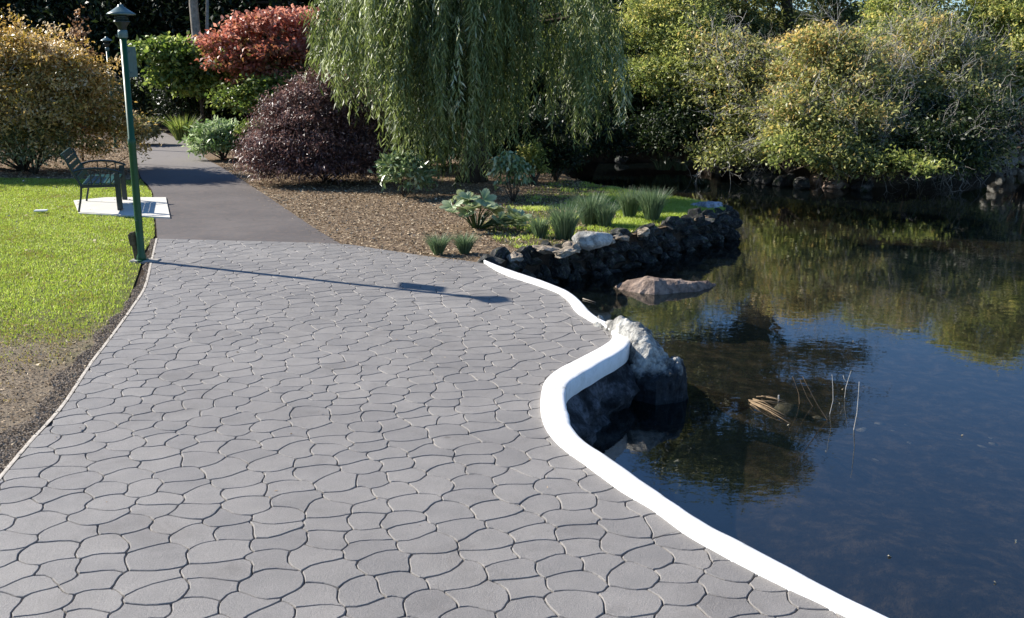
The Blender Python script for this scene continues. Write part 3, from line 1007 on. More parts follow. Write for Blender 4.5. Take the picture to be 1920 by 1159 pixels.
LM = {
 'bronze': leaf_mat('bronze_leaf', [(0, (.08, .08, .02)), (.25, (.24, .19, .04)), (.5, (.5, .34, .1)), (.75, (.64, .44, .17)), (1, (.78, .62, .38))], .3, .45),
 'cream': leaf_mat('cream_leaf', [(0, (.08, .1, .03)), (.5, (.24, .25, .1)), (1, (.5, .46, .3))], .3, .4),
 'red': leaf_mat('red_maple_leaf', [(0, (.1, .09, .03)), (.25, (.27, .15, .07)), (.55, (.36, .12, .09)), (1, (.58, .3, .22))], .4, .3),
 'purple': leaf_mat('purple_leaf', [(0, (.04, .024, .02)), (.5, (.13, .068, .06)), (.85, (.27, .16, .14)), (1, (.46, .32, .27))], .22, .5),
 'green': leaf_mat('green_leaf', [(0, (.045, .08, .02)), (.5, (.15, .22, .045)), (1, (.4, .45, .14))], .35, .4),
 'lime': leaf_mat('lime_leaf', [(0, (.06, .1, .03)), (.6, (.2, .26, .06)), (1, (.45, .46, .18))], .35, .3),
 'varieg': leaf_mat('variegated_leaf', [(0, (.08, .15, .04)), (.45, (.28, .38, .16)), (1, (.7, .74, .52))], .3, .3),
 'willow': leaf_mat('willow_leaf', [(0, (.045, .065, .02)), (.45, (.15, .185, .055)), (.8, (.28, .33, .13)), (1, (.66, .68, .46))], .35, .4),
 'rhodo': leaf_mat('rhododendron_leaf', [(0, (0.06, 0.108, 0.036)), (.5, (0.192, 0.264, 0.102)), (1, (0.504, 0.54, 0.324))], .15, .6, .35),
 'olive': leaf_mat('olive_leaf', [(0, (.045, .058, .02)), (.35, (.15, .175, .055)), (.6, (.3, .31, .1)), (.88, (.52, .5, .2)), (1, (.62, .45, .17))], .35, .35),
 'yellow': leaf_mat('yellow_green_leaf', [(0, (.06, .085, .025)), (.35, (.2, .24, .07)), (.75, (.42, .44, .14)), (1, (.66, .55, .2))], .4, .3),
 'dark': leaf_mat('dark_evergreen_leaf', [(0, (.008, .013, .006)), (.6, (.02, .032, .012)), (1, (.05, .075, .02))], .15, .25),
 'conifer': leaf_mat('conifer_needle', [(0, (0.039, 0.0546, 0.0195)), (.6, (0.13, 0.15, 0.0455)), (1, (0.364, 0.338, 0.117))], .2, .25),
 'rush': leaf_mat('rush_blade', [(0, (0.06, 0.102, 0.048)), (.6, (0.144, 0.204, 0.102)), (1, (0.324, 0.36, 0.204))], .25, .35),
 'dry': leaf_mat('dry_leaf', [(0, (.12, .06, .03)), (.5, (.3, .17, .09)), (1, (.45, .32, .2))], .3, .3),
 'grass': leaf_mat('lawn_blade', [(0, (.28, .21, .1)), (.25, (.27, .25, .075)), (.5, (.25, .33, .055)), (.8, (.4, .49, .1)), (1, (.58, .6, .22))], .4, .3),
 'chip': leaf_mat('bark_chip', [(0, (.09, .06, .035)), (.45, (.3, .21, .125)), (.8, (.5, .39, .25)), (1, (.7, .58, .4))], .05, .2, .8),
 'clod': leaf_mat('soil_clod', [(0, (.12, .095, .07)), (.6, (.28, .225, .17)), (1, (.42, .35, .27))], .0, .2, .9),
}

def bush(name, base, lobes, n, leaf, mat, label, cat='shrub', group=None, stem='bark', nst=9, r0=.04, seed=1, tw=0, twL=.8, twr=.006, twmat='twig', **kw):
    """lobes are relative to base"""
    rg = np.random.default_rng(seed)
    t = thing(name, base, label, cat, group)
    o, C = crown('foliage', lobes, n, leaf, LM[mat], t, rg, **kw)
    pick = C[rg.choice(len(C), min(nst, len(C)), replace=False)]
    limbs('stem', (0, 0, -.03), pick, r0, M[stem], t, rg)
    if tw:
        k = rg.choice(len(C), tw)
        c0 = np.array(lobes)[:, :3].mean(0)
        st = c0 + (C[k] - c0) * rg.uniform(.75, .95, (tw, 1))
        twigs('bare_twigs', st, unit(C[k] - c0) + np.array([0, 0, .2]), twL, twr, M[twmat], t, rg)
    return t

def tree(name, base, H, crownz, lobes, n, leaf, mat, label, group=None, tr=.15, seed=1, bark='bark', cat='tree', nb=10, tlean=(0, 0), **kw):
    rg = np.random.default_rng(seed)
    t = thing(name, base, label, cat, group)
    o, C = crown('crown', lobes, n, leaf, LM[mat], t, rg, **kw)
    mb = MB()
    pts = []
    for k in range(8):
        u = k / 7
        pts.append((tlean[0] * u + .04 * H * .3 * math.sin(u * 4 + seed), tlean[1] * u + .03 * H * .3 * math.cos(u * 3 + seed), -.05 + H * .85 * u))
    mb.tube(pts, [tr * (1.25 if k == 0 else 1 - .75 * k / 7) for k in range(8)], 10)
    trunk = mb.build('trunk', M[bark], t, smooth=True)
    mb = MB()
    for q in C[rg.choice(len(C), min(nb, len(C)), replace=False)]:
        u = float(np.clip(crownz / H + rg.uniform(-.1, .3), .15, .8)) * 7 / .85 * .85
        k = min(6, int(u)); f = u - k
        a = np.array(pts[k]) * (1 - f) + np.array(pts[k + 1]) * f
        m_ = (a + q) / 2 + np.array([0, 0, .12 * np.linalg.norm(q - a)])
        mb.tube([a, (a + m_) / 2 + rg.normal(size=3) * .03, m_, (m_ + q) / 2, q], [tr * .4, tr * .32, tr * .22, tr * .14, tr * .05], 6)
    mb.build('branch', M[bark], t, smooth=True)
    return t

def grass_blades(P, h, lean, tint, w=.006, z0=0.0, rg=rng, seg=1):
    n = len(P)
    a = rg.uniform(0, 2 * np.pi, n); fx = np.cos(a); fy = np.sin(a)
    b = rg.uniform(0, 2 * np.pi, n)
    base = np.c_[P, np.full(n, z0)] if P.shape[1] == 2 else P
    side = np.c_[-np.sin(b), np.cos(b), np.zeros(n)] * w * .5
    tip = base + np.c_[fx * lean * h, fy * lean * h, h]
    m_ = base + np.c_[fx * lean * h * .35, fy * lean * h * .35, h * .6]
    V = np.stack([base - side, base + side, m_ + side * .8, tip, m_ - side * .8], 1)
    V = V.reshape(-1, 3)
    k = np.arange(n)[:, None] * 5
    F = np.concatenate([k + np.array([0, 1, 2, 4]), k + np.array([4, 2, 3, 3])], 0)
    return V, F[:n], k + np.array([4, 2, 3]), np.repeat(tint, 5)

def blades_obj(name, P, h, lean, tint, mat, parent=None, w=.006, z0=0., rg=rng):
    V, Fq, Ft, T = grass_blades(P, h, lean, tint, w, z0, rg)
    Ftri = np.concatenate([Fq[:, [0, 1, 2]], Fq[:, [0, 2, 3]], Ft], 0)
    return mesh_np(name, V, Ftri, mat, parent, tint=T)

# lawn blades -------------------------------------------------------
near_lawn = [p for p in lawn_poly if p[0] > -13]
P = sample_poly([(-10.9, 3.5), (-10.9, 20.2)] + [tuple(p) for p in lawn_poly[1:-3]], 380000, rng)
P = P[inside(P[:, 0], P[:, 1], np.array(lawn_poly))]
dE = dist_curve(P, resample(LE, 40))
pat = np.array([noise.fractal(Vector((x * 1.3, y * 1.3, 5)), 1, 2, 3) + .6 * noise.noise(Vector((x * 6, y * 6, 1))) for x, y in P])
near = np.clip((9.7 - P[:, 1]) / 2.3, 0, 1)              # worn, dry grass close to the camera
dry = np.clip(near * (1.35 - dE * .42) + pat * .6, 0, 1)
edge = np.clip(1 - dE / .5, 0, 1) * .6
keep = rng.random(len(P)) > np.clip(dry * .9 + edge + np.where(dE < .05, 1, 0), 0, 1)
keep &= dE > .04 + .2 * rng.random(len(P)) * (P[:, 1] < 12)
P = P[keep]; dry = dry[keep]; pat = pat[keep]
t = np.clip(.66 + pat * .4 + rng.normal(0, .19, len(P)) - dry * .6, 0, 1)
t = np.where(rng.random(len(P)) < .05, .1, t)
g = blades_obj('lawn_grass', P, rng.uniform(.014, .034, len(P)) * (1 - .4 * dry), rng.uniform(.2, 1.1, len(P)), t, LM['grass'], w=.0075, z0=-.016)
tag(struct(g, 'stuff'), 'short bright green lawn grass left of the pavement', 'grass')
# grass on the point
P = sample_poly(point_poly, 90000, rng)
dW = P[:, 0] * .75 - (P[:, 1] - 14.6) * .12
pat = np.array([noise.fractal(Vector((x * 1.6, y * 1.6, 9)), 1, 2, 3) for x, y in P])
dens = np.clip((dW - .55) * .8 + pat * 1.3 + .1, .02, 1)
k = rng.random(len(P)) < dens
P = P[k]; pat = pat[k]
g = blades_obj('point_grass', P, rng.uniform(.02, .06, len(P)), rng.uniform(.2, 1.0, len(P)), np.clip(.66 + pat * .3 + rng.normal(0, .14, len(P)), 0, 1), LM['grass'], w=.009, z0=-.008)
tag(struct(g, 'stuff'), 'green grass covering the point behind the retaining wall', 'grass')

# mulch chips and soil clods ----------------------------------------
def chips(name, P, mat, size, z0, label, cat, rg=rng, tb=0.0, asp=.4):
    n = len(P)
    B = np.c_[P, z0 + rg.uniform(0, .012, n)]
    D = rg.normal(size=(n, 3)) * np.array([1, 1, .25]); Nn = rg.normal(size=(n, 3)) * .45 + np.array([0, 0, 1])
    L = size * rg.uniform(.5, 1.5, n)
    V, F, T = leaf_quads(B, D, Nn, L, L * asp, np.clip(.5 + tb + rg.normal(0, .26, n), 0, 1), .1)
    o = mesh_np(name, V, F, mat, tint=T)
    return tag(struct(o, 'stuff'), label, cat)
P = sample_poly(mulch_poly, 130000, rng)
P = P[P[:, 1] < 24]
kp = ~inside(P[:, 0], P[:, 1], np.array(point_poly)) | (P[:, 0] < 1.4) | (rng.random(len(P)) < .3)
P = P[kp]
chips('bark_chips', P, LM['chip'], .042, -.01, 'brown bark chips and dry leaves covering the planting bed', 'mulch')
chips('stray_chips', spill, LM['chip'], .02, .001, 'stray bark chips scattered over the paving and path edge', 'bark chips')
P = sample_poly(mul2, 30000, rng); P = P[P[:, 0] > -13]
chips('leaf_litter', P, LM['chip'], .05, -.008, 'fallen leaves and bark under the bronze shrub', 'leaf litter', tb=.1)
P = sample_poly([tuple(p) for p in strip], 60000, rng)
chips('soil_crumbs', P, LM['clod'], .011, -.012, 'dark crumbly soil along the edge of the pavement', 'soil', asp=.8)
P = sample_poly(lawn_poly[9:-2] + [(-3.0, 4.7), (-6.5, 4.2), (-6.5, 9.5)], 30000, rng)
dE = dist_curve(P, resample(LE, 40)); P = P[rng.random(len(P)) < np.clip((9.8 - P[:, 1]) / 2.5, 0, 1) * np.clip(1.4 - dE * .35, 0, 1)]
Q = sample_poly(lawn_poly[1:-3], 90, np.random.default_rng(3))
chips('fallen_leaves', Q, LM['chip'], .05, .018, 'scattered fallen leaves lying on the lawn', 'fallen leaves', tb=.1, asp=.6)
chips('dry_thatch', P, LM['chip'], .024, -.014, 'dry thatch and bare soil at the worn corner of the lawn', 'dry grass', tb=-.12)

# ------------------------------------------------------------------ lamp posts
def lamp_post(loc, label, group, plate=True):
    t = thing('lamp_post', loc, label, 'lamp post', group)
    pole = MB().lathe([(.055, -.03), (.055, .05), (.043, .09), (.042, 1.35), (.046, 1.36), (.046, 1.42), (.038, 1.43), (.036, 2.56)], 16).build('pole', M['green_metal'], t, True)
    MB().lathe([(.085, 0), (.085, .014), (.075, .018), (.06, .02)], 18).build('base_flange', M['green_metal'], t, True)
    MB().box((0, -.047, .42), (.05, .012, .13), bev=.004).build('access_cover', M['green_metal'], t)
    MB().lathe([(.046, 2.54), (.054, 2.55), (.054, 2.61), (.046, 2.63)], 16).build('collar', M['capmetal'], t, True)
    hd = MB().lathe([(.045, 2.62), (.048, 2.66), (.075, 2.7), (.09, 2.715), (.09, 2.725), (.07, 2.73)], 20).build('lamp_cup', M['black_metal'], t, True)
    for z in (2.735, 2.755, 2.775):
        MB().lathe([(.055, z), (.075, z + .002), (.075, z + .008), (.055, z + .014)], 20).build('louvre', M['black_metal'], t, True)
    MB().lathe([(.045, 2.72), (.045, 2.82)], 14).build('lamp_glass', M['capmetal'], t, True)
    cap = MB().lathe([(.06, 2.79), (.155, 2.795), (.158, 2.803), (.12, 2.825), (.075, 2.855), (.045, 2.875), (.032, 2.885), (.03, 2.9), (.012, 2.906)], 28).build('cap', M['capmetal'], t, True)
    MB().tube([(-.05, 0, 2.69), (-.085, 0, 2.735)], .01, 8).build('wing_bolt', M['capmetal'], t, True)
    if plate:
        s = MB().box((.015, .05 + .14, 2.28), (.006, .27, .34), bev=.002).build('sign_plate', M['plate'], t)
        for z in (2.18, 2.38):
            MB().box((.008, .05, z), (.02, .05, .022), bev=.003).build('bracket', M['black_metal'], s)
        for z in (2.16, 2.4):
            MB().tube([(.019, .1, z), (.025, .1, z)], .011, 8).build('bolt', M['capmetal'], s)
    return t
lpb = G(266, 489)
lamp_post((lpb[0], lpb[1], 0), 'tall green lamp post at the corner of the stone pavement, with a hanging plate', 'green lamp posts')
lp2 = at(203, 113, 28.2)
lamp_post((lp2[0], lp2[1], 0), 'distant green lamp post rising behind the bronze shrub', 'green lamp posts', plate=False)
MB().box((lpb[0] + .04, lpb[1] + .0, -.01), (.34, .16, .05), bev=.012).build('concrete_footing', M['concrete'])
tag(bpy.data.objects['concrete_footing'], 'small concrete footing pad under the near lamp post', 'footing')
sk = thing('timber_stake', (lpb[0] - .075, lpb[1] + .03, 0), 'short weathered timber stake leaning beside the near lamp post', 'stake')
MB().box((0, 0, .15), (.06, .06, .38), Matrix.Rotation(-.12, 3, 'Y'), bev=.006).build('stake', M['stake'], sk)
MB().box((-.025, 0, .25), (.07, .07, .14), Matrix.Rotation(-.12, 3, 'Y'), bev=.006).build('cap_block', M['stake'], sk)

# ------------------------------------------------------------------ bench on its slab
slab_px = [(138, 377), (148, 401), (319, 409), (311, 371), (200, 371)]
sp = [G(*p)[:2] for p in slab_px]
sl = MB()
nS = len(sp)
sl.add([(x, y, -.05) for x, y in sp] + [(x, y, .012) for x, y in sp], [tuple(range(nS, 2 * nS))] + [(i, (i + 1) % nS, nS + (i + 1) % nS, nS + i) for i in range(nS)])
so = sl.build('bench_slab', M['slab'])
import bmesh
bm = bmesh.new(); bm.from_mesh(so.data); bmesh.ops.recalc_face_normals(bm, faces=bm.faces); bm.to_mesh(so.data); bm.free()
tag(so, 'pale concrete slab on the lawn under the green bench', 'slab')
A = np.array(G(148, 399)[:2]); B = np.array(G(222, 403)[:2]); Cc = np.array(G(229, 375)[:2])
ux = (B - A); bd = np.linalg.norm(ux)
bench = thing('park_bench', (A[0], A[1], .012), 'dark green metal park bench facing the path on a pale slab', 'bench', rz=R(17))
BL = 1.35; BD = .6
for yy in (0, BL):
    MB().tube([(0, yy, 0), (.05, yy, .22), (.07, yy, .40)], .016, 8).build('leg', M['black_metal'], bench)
    MB().box((BD, yy, .29), (.085, .03, .58), Matrix.Rotation(-.02, 3, 'Y'), bev=.008).build('leg', M['black_metal'], bench)
    MB().box((.33, yy, .39), (.56, .03, .045), bev=.006).build('seat_rail', M['black_metal'], bench)
    MB().tube([(.07, yy, .40), (-.01, yy, .56), (-.09, yy, .74), (-.14, yy, .88)], .018, 8).build('back_post', M['black_metal'], bench)
    MB().tube([(-.04, yy, .615), (.1, yy, .655), (.28, yy, .665), (.46, yy, .65), (.6, yy, .61), (.66, yy, .58)], .018, 8).build('armrest', M['black_metal'], bench)
    for xx in (.22, .36, .5):
        MB().tube([(xx, yy, .41), (xx, yy, .65)], .009, 6).build('arm_bar', M['black_metal'], bench)
for k in range(6):
    MB().box((.12 + k * .088, BL / 2, .425), (.07, BL - .03, .022), Matrix.Rotation(.04, 3, 'Y'), bev=.005).build('seat_slat', M['green_dark'], bench)
for k in range(5):
    f_ = k / 4
    MB().box((.04 - .2 * f_, BL / 2, .52 + .33 * f_), (.022, BL - .03, .075 if k < 4 else .1), Matrix.Rotation(-.46, 3, 'Y'), bev=.005).build('back_slat', M['green_dark'], bench)

# paper and a leaf on the lawn
pp = G(77, 396, .02)
MB().box((pp[0], pp[1], .03), (.19, .12, .02), Matrix.Rotation(.2, 3, 'Z'), bev=.004).build('white_tray', simple_mat('white_card', (.7, .7, .68, 1), .6, .3, .08, 5))
tag(bpy.data.objects['white_tray'], 'small white flat card lying on the lawn left of the bench', 'litter')

# ------------------------------------------------------------------ left planting
b0 = at(95, 318, 23.0)
bush('bronze_shrub', (-10.4, 22.3, 0), [(-1.0, .5, 1.75, 1.3, 1.2, 1.25), (-.1, .4, 1.45, 1.1, 1.1, 1.2), (.75, .3, 1.45, 1.0, 1.0, 1.15), (-.2, -.5, .95, 1.3, .9, .95), (1.15, .2, 1.1, .75, .8, 1.0), (.8, -.5, .8, .9, .7, .8),
      (-2.3, .3, 1.5, 1.4, 1.2, 1.35), (-3.4, .2, 1.2, 1.1, 1.1, 1.2), (.2, .2, 2.1, .8, .7, .6), (1.75, .5, .6, .6, .5, .65)],
     80000, (.095, .42), 'bronze', 'large rounded bronze and golden shrub behind the bench', seed=21, tw=70, twL=.7, nst=24, r0=.035, spread=.14, topt=.1, clump_t=.24, shell=(.4, 1.1), wild=.35, flat=.5, per=26)
b0 = at(75, 300, 22)
bush('cream_shrub', (b0[0], 21.7, 0), [(0, 0, .5, .75, .6, .6), (.1, 0, .85, .5, .5, .45)], 7000, (.085, .4), 'cream', 'low pale cream and green bush at the foot of the bronze shrub', seed=22, spread=.12)
# dry sapling
b0 = at(132, 90, 24.5)
rg = np.random.default_rng(30)
sp_ = thing('dry_sapling', (b0[0], 24.6, 0), 'thin sapling with sparse dry brown leaves above the bronze shrub', 'sapling')
mb = MB(); mb.tube([(0, 0, 0), (.05, 0, 1.2), (-.05, 0, 2.2), (.02, 0, 3.0)], [.03, .025, .018, .008], 6); mb.build('trunk', M['bark'], sp_)
st = rg.uniform((-.05, -.05, 2.1), (.05, .05, 2.9), (14, 3)); dr = rg.normal(size=(14, 3)) * np.array([1, .8, .35])
tg = twigs('branch', st, dr, .75, .009, M['bark'], sp_, rg, forks=1)
co = np.zeros(len(tg.data.vertices) * 3); tg.data.vertices.foreach_get('co', co); co = co.reshape(-1, 3)
P = co[rg.choice(len(co), 420)]
V, F, T = leaf_quads(P, rg.normal(size=P.shape), rg.normal(size=P.shape), .08, .045, rg.random(len(P)))
mesh_np('leaves', V, F, LM['dry'], sp_, tint=T)
# green small tree
b0 = at(372, 243, 31.5)
tree('small_green_tree', (b0[0] + .15, 31.5, 0), 3.0, 1.3, [(-1.3, 0, 2.45, .6, .6, .3), (-.5, 0, 2.4, .8, .7, .4), (.2, 0, 2.0, .8, .7, .4), (.95, .1, 1.75, .8, .7, .3), (-.75, 0, 1.8, .7, .6, .3), (-.1, -.2, 1.4, .5, .4, .25)],
     9000, (.17, .55), 'green', 'small bright green tree with a thin leaning trunk beside the path', seed=31, tr=.07, tlean=(-.1, 0), spread=.2, shell=(.3, 1.1), zmin=1.0, cat='tree', wild=.3, per=22, flat=.4, clump_t=.28)
b0 = at(532, 200, 30.5)
tree('red_maple', (b0[0], 30.5, 0), 3.4, 1.7, [(-.5, 0, 3.15, .8, .8, .3), (.35, 0, 3.35, .8, .7, .28), (-1.4, 0, 2.75, .7, .7, .24), (-1.2, -.3, 2.2, .8, .7, .2), (1.0, .1, 3.0, .8, .8, .3), (0, -.3, 2.5, 1.1, .9, .26), (1.4, 0, 2.45, .8, .7, .26),
      (.4, -.2, 1.95, 1.0, .8, .22), (1.9, .1, 2.9, .8, .7, .3), (1.7, -.1, 2.0, .8, .7, .24), (-.4, -.3, 1.85, .7, .6, .2)],
     17000, (.14, .6), 'red', 'spreading maple with layered red and orange leaves left of the willow', seed=32, tr=.07, spread=.22, zmin=1.4, topt=.12, tlean=(-.2, 0), shell=(.3, 1.1), wild=.4, per=22, flat=.3, clump_t=.26)
b0 = at(480, 190, 29)
bush('green_shrub', (b0[0] + .3, 29.5, 0), [(.1, 0, 1.25, 1.1, .8, .5), (-.9, 0, 1.1, .7, .6, .35), (.8, 0, 1.5, .7, .6, .4)], 6500, (.14, .55), 'lime', 'yellow green bush spreading beneath the red maple', seed=33, spread=.2, zmin=.5, flat=.4, shell=(.3, 1.1), wild=.3)
# purple laceleaf mound
b0 = G(588, 352)
bush('purple_shrub', (b0[0] + .02, b0[1] + 1.1, 0), [(0, 0, .8, 1.1, 1.0, .9), (-.85, -.1, .5, .62, .8, .5), (.8, -.1, .55, .7, .8, .55), (-.3, -.7, .3, .7, .5, .3), (.4, -.7, .3, .7, .5, .3), (.0, 0, 1.45, .75, .7, .5), (-.2, -.5, .45, 1.0, .6, .45), (.5, -.4, .4, .8, .6, .42), (.35, .1, 1.2, .7, .7, .55), (-.45, .1, 1.15, .6, .6, .5)],
     95000, (.075, .3), 'purple', 'dense dark purple mounded shrub left of the willow', seed=34, spread=.1, droop=.6, nst=12, r0=.02, tw=26, twL=.35, twr=.004, twmat='twigbrown', clump_t=.26, shell=(.5, 1.12), wild=.35, per=26, flat=.5)
# variegated clump and neighbours
b0 = G(410, 302)
bush('variegated_plant', (b0[0], b0[1] + .5, 0), [(0, 0, .4, .62, .5, .42), (-.35, .1, .35, .45, .4, .35)], 7500, (.13, .35), 'varieg', 'bright white and green variegated plant beside the path', 'plant', seed=35, spread=.1)
b0 = G(462, 304)
bush('lime_plant', (b0[0], b0[1] + .5, 0), [(0, 0, .42, .35, .35, .42)], 4200, (.09, .35), 'lime', 'small yellow green plant between the variegated plant and purple shrub', 'plant', seed=36, spread=.08)
b0 = G(398, 240)
bush('far_variegated_plant', (b0[0], 29.5, 0), [(0, 0, .35, .5, .4, .35)], 2500, (.13, .35), 'cream', 'pale pinkish cream plant behind the variegated plant', 'plant', seed=37, spread=.1)

def tuft(name, loc, n, h, rad, lean, mat, label, group, seed, w=.008, cat='grass tuft'):
    rg = np.random.default_rng(seed)
    t = thing(name, loc, label, cat, group)
    r = rad * np.sqrt(rg.random(n)); a = rg.uniform(0, 2 * np.pi, n)
    base = np.c_[r * np.cos(a) * .5, r * np.sin(a) * .5, np.full(n, -.01)]
    L = h * rg.uniform(.55, 1.1, n)
    out = np.c_[np.cos(a), np.sin(a), np.zeros(n)] * (lean * (r / rad) * L * rg.uniform(.5, 1.5, n))[:, None]
    out += rg.normal(size=(n, 3)) * .06 * L[:, None] * np.array([1, 1, 0])
    m_ = base + out * .35 + np.c_[np.zeros((n, 2)), L * .6]
    tip = base + out + np.c_[np.zeros((n, 2)), L * .98]
    b = rg.uniform(0, np.pi, n); side = np.c_[np.cos(b), np.sin(b), np.zeros(n)] * w * .5
    V = np.stack([base - side, base + side, m_ + side, tip, m_ - side], 1).reshape(-1, 3)
    k = np.arange(n)[:, None] * 5
    F = np.concatenate([k + [0, 1, 2], k + [0, 2, 4], k + [4, 2, 3]], 0)
    mesh_np('blades', V, F, LM[mat], t, tint=np.repeat(np.clip(rg.normal(.5, .2, n), 0, 1), 5))
    return t
gt = 'grass and rush clumps on the point'
tuft('grass_tuft', G(822, 476), 420, .27, .1, .75, 'rush', 'small dark grass tuft at the pavement edge, the left of the pair', 'small grass tufts at the pavement edge', 41, .007)
tuft('grass_tuft', G(871, 474), 420, .26, .1, .75, 'rush', 'small dark grass tuft at the pavement edge, the right of the pair', 'small grass tufts at the pavement edge', 42, .007)
tuft('rush_clump', G(1012, 444), 340, .3, .13, .6, 'rush', 'low sparse rush clump nearest the large leaved plant', gt, 43, cat='rush')
tuft('rush_clump', G(1058, 447), 700, .48, .2, .5, 'rush', 'wide rush clump just behind the white boulder', gt, 44, cat='rush')
tuft('rush_clump', G(1106, 422), 700, .5, .2, .5, 'rush', 'tall rush clump in the middle of the point', gt, 45, cat='rush')
tuft('rush_clump', G(1134, 426), 500, .38, .15, .5, 'rush', 'dark short rush clump in front of the middle one', gt, 46, cat='rush')
tuft('rush_clump', G(1180, 408), 560, .46, .15, .45, 'rush', 'upright rush clump left of the last one on the point', gt, 47, cat='rush')
tuft('rush_clump', G(1222, 414), 760, .5, .18, .45, 'rush', 'largest rush clump, nearest the tip of the point', gt, 48, cat='rush')
tuft('iris_clump', (at(338, 245, 31)[0], 31.2, 0), 260, .75, .4, .6, 'lime', 'dark spiky iris clump at the end of the path', None, 49, .03, cat='plant')
tuft('shore_grass', G(1243, 318, -.35), 90, .38, .35, .9, 'rush', 'pale green waterside grass on the dark far shore', None, 50, .014, cat='plant')
tuft('shore_grass', G(1277, 319, -.35), 80, .34, .3, .9, 'rush', 'smaller pale waterside grass clump right of the other', None, 51, .014, cat='plant')

# rhododendrons
def rhodo(px, py, s, seed, label):
    b = G(px, py)
    bush('rhododendron', (b[0], b[1] + .3, 0), [(0, 0, .34 * s, .46 * s, .4 * s, .34 * s), (-.1, 0, .5 * s, .3 * s, .3 * s, .2 * s)], int(1500 * s), (.13, .34), 'rhodo', label, group='rhododendrons in the bark bed', seed=seed, spread=.07, per=12, r0=.015, shell=(.6, 1))
rhodo(757, 373, 1.0, 52, 'small rounded rhododendron with pale leaves left of the hanging willow strands')
b = G(962, 380)
bush('rhododendron', (b[0], b[1] + .2, 0), [(0, 0, .45, .26, .25, .32), (-.08, 0, .62, .2, .2, .15)], 900, (.12, .4), 'rhodo', 'upright rhododendron with drooping pale leaves right of the willow strands', group='rhododendrons in the bark bed', seed=53, spread=.07, per=10, droop=1.2, r0=.015)
b = G(1000, 350)
bush('yellow_shrub', (b[0], b[1] + .3, 0), [(0, 0, .4, .2, .2, .35)], 1500, (.1, .3), 'yellow', 'small yellow green bush just behind the upright rhododendron', seed=54, spread=.07)
b = G(1045, 345)
bush('dark_shrub', (b[0], b[1] + .6, 0), [(0, 0, .4, .4, .4, .4)], 5000, (.09, .35), 'dark', 'low dark bush under the willow\'s right side', seed=55, spread=.1)

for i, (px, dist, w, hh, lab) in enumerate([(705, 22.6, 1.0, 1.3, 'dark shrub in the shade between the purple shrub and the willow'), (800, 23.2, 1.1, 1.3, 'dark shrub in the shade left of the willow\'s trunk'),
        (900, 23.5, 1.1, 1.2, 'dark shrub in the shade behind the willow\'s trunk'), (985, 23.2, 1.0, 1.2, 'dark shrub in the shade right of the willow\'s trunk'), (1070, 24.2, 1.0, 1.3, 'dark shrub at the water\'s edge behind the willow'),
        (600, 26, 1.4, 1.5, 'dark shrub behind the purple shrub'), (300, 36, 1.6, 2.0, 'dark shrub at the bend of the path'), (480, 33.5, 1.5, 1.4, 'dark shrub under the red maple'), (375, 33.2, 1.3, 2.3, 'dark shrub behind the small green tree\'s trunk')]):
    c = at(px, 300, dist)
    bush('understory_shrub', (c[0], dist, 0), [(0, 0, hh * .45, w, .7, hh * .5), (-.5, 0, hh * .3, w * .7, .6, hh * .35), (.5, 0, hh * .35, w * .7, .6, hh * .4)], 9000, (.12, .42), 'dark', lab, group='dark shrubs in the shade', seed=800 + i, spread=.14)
# gunnera -----------------------------------------------------------
def big_leaf_mesh():
    mb = MB(); V = [(0, 0, 0)]; F = []
    nb = 70
    for k in range(nb):
        a = -2.65 + 5.3 * k / (nb - 1)
        lobe = .62 + .38 * abs(math.cos(a * 7 / 2 * .9)) ** .7
        ser = 1 + .06 * math.sin(k * 2.6)
        for rr in (.5, 1.0):
            r = rr * (lobe * ser if rr == 1 else .55)
            V.append((r * math.sin(a), r * math.cos(a) + 0.0, .22 * rr * rr + .06 * math.cos(a * 7 * .9) * rr))
    for k in range(nb - 1):
        F.append((0, 1 + 2 * k, 3 + 2 * k)); F.append((1 + 2 * k, 2 + 2 * k, 4 + 2 * k, 3 + 2 * k))
    me = bpy.data.meshes.new('leaf'); me.from_pydata(V, [], F)
    a = me.attributes.new('tint', 'FLOAT', 'POINT')
    a.data.foreach_set('value', [.35 + .5 * (math.hypot(v[0], v[1])) for v in V])
    me.materials.append(LM['rhodo']); me.update(); return me
gb = G(893, 432)
gun = thing('gunnera', (gb[0], gb[1] + .25, 0), 'large leaved gunnera plant with big jagged leaves in the bark bed', 'plant')
lm_ = big_leaf_mesh(); rg = random.Random(12)
for k in range(34):
    a = rg.uniform(0, 2 * math.pi); r = rg.uniform(.05, .5); h = .5 - r * .55 + rg.uniform(-.08, .1)
    if k > 21: a = rg.uniform(-.9, .2); r = rg.uniform(.35, .8); h = rg.uniform(.06, .22)
    x, y = r * math.cos(a), r * math.sin(a) * .8
    o = bpy.data.objects.new('leaf', lm_); link(o, gun)
    s = rg.uniform(.11, .2)
    o.location = (x, y, h); o.scale = (s, s, s)
    o.rotation_euler = (rg.uniform(-.9, .2), rg.uniform(-.4, .4), a - math.pi / 2 + rg.uniform(-.5, .5))
    st_ = MB().tube([(x * .15, y * .15, 0), (x * .5, y * .5, h * .65), (x, y, h - .005)], [.012, .009, .006], 5).build('stalk', M['green_dark'] if 0 else LM['lime'], gun)
    
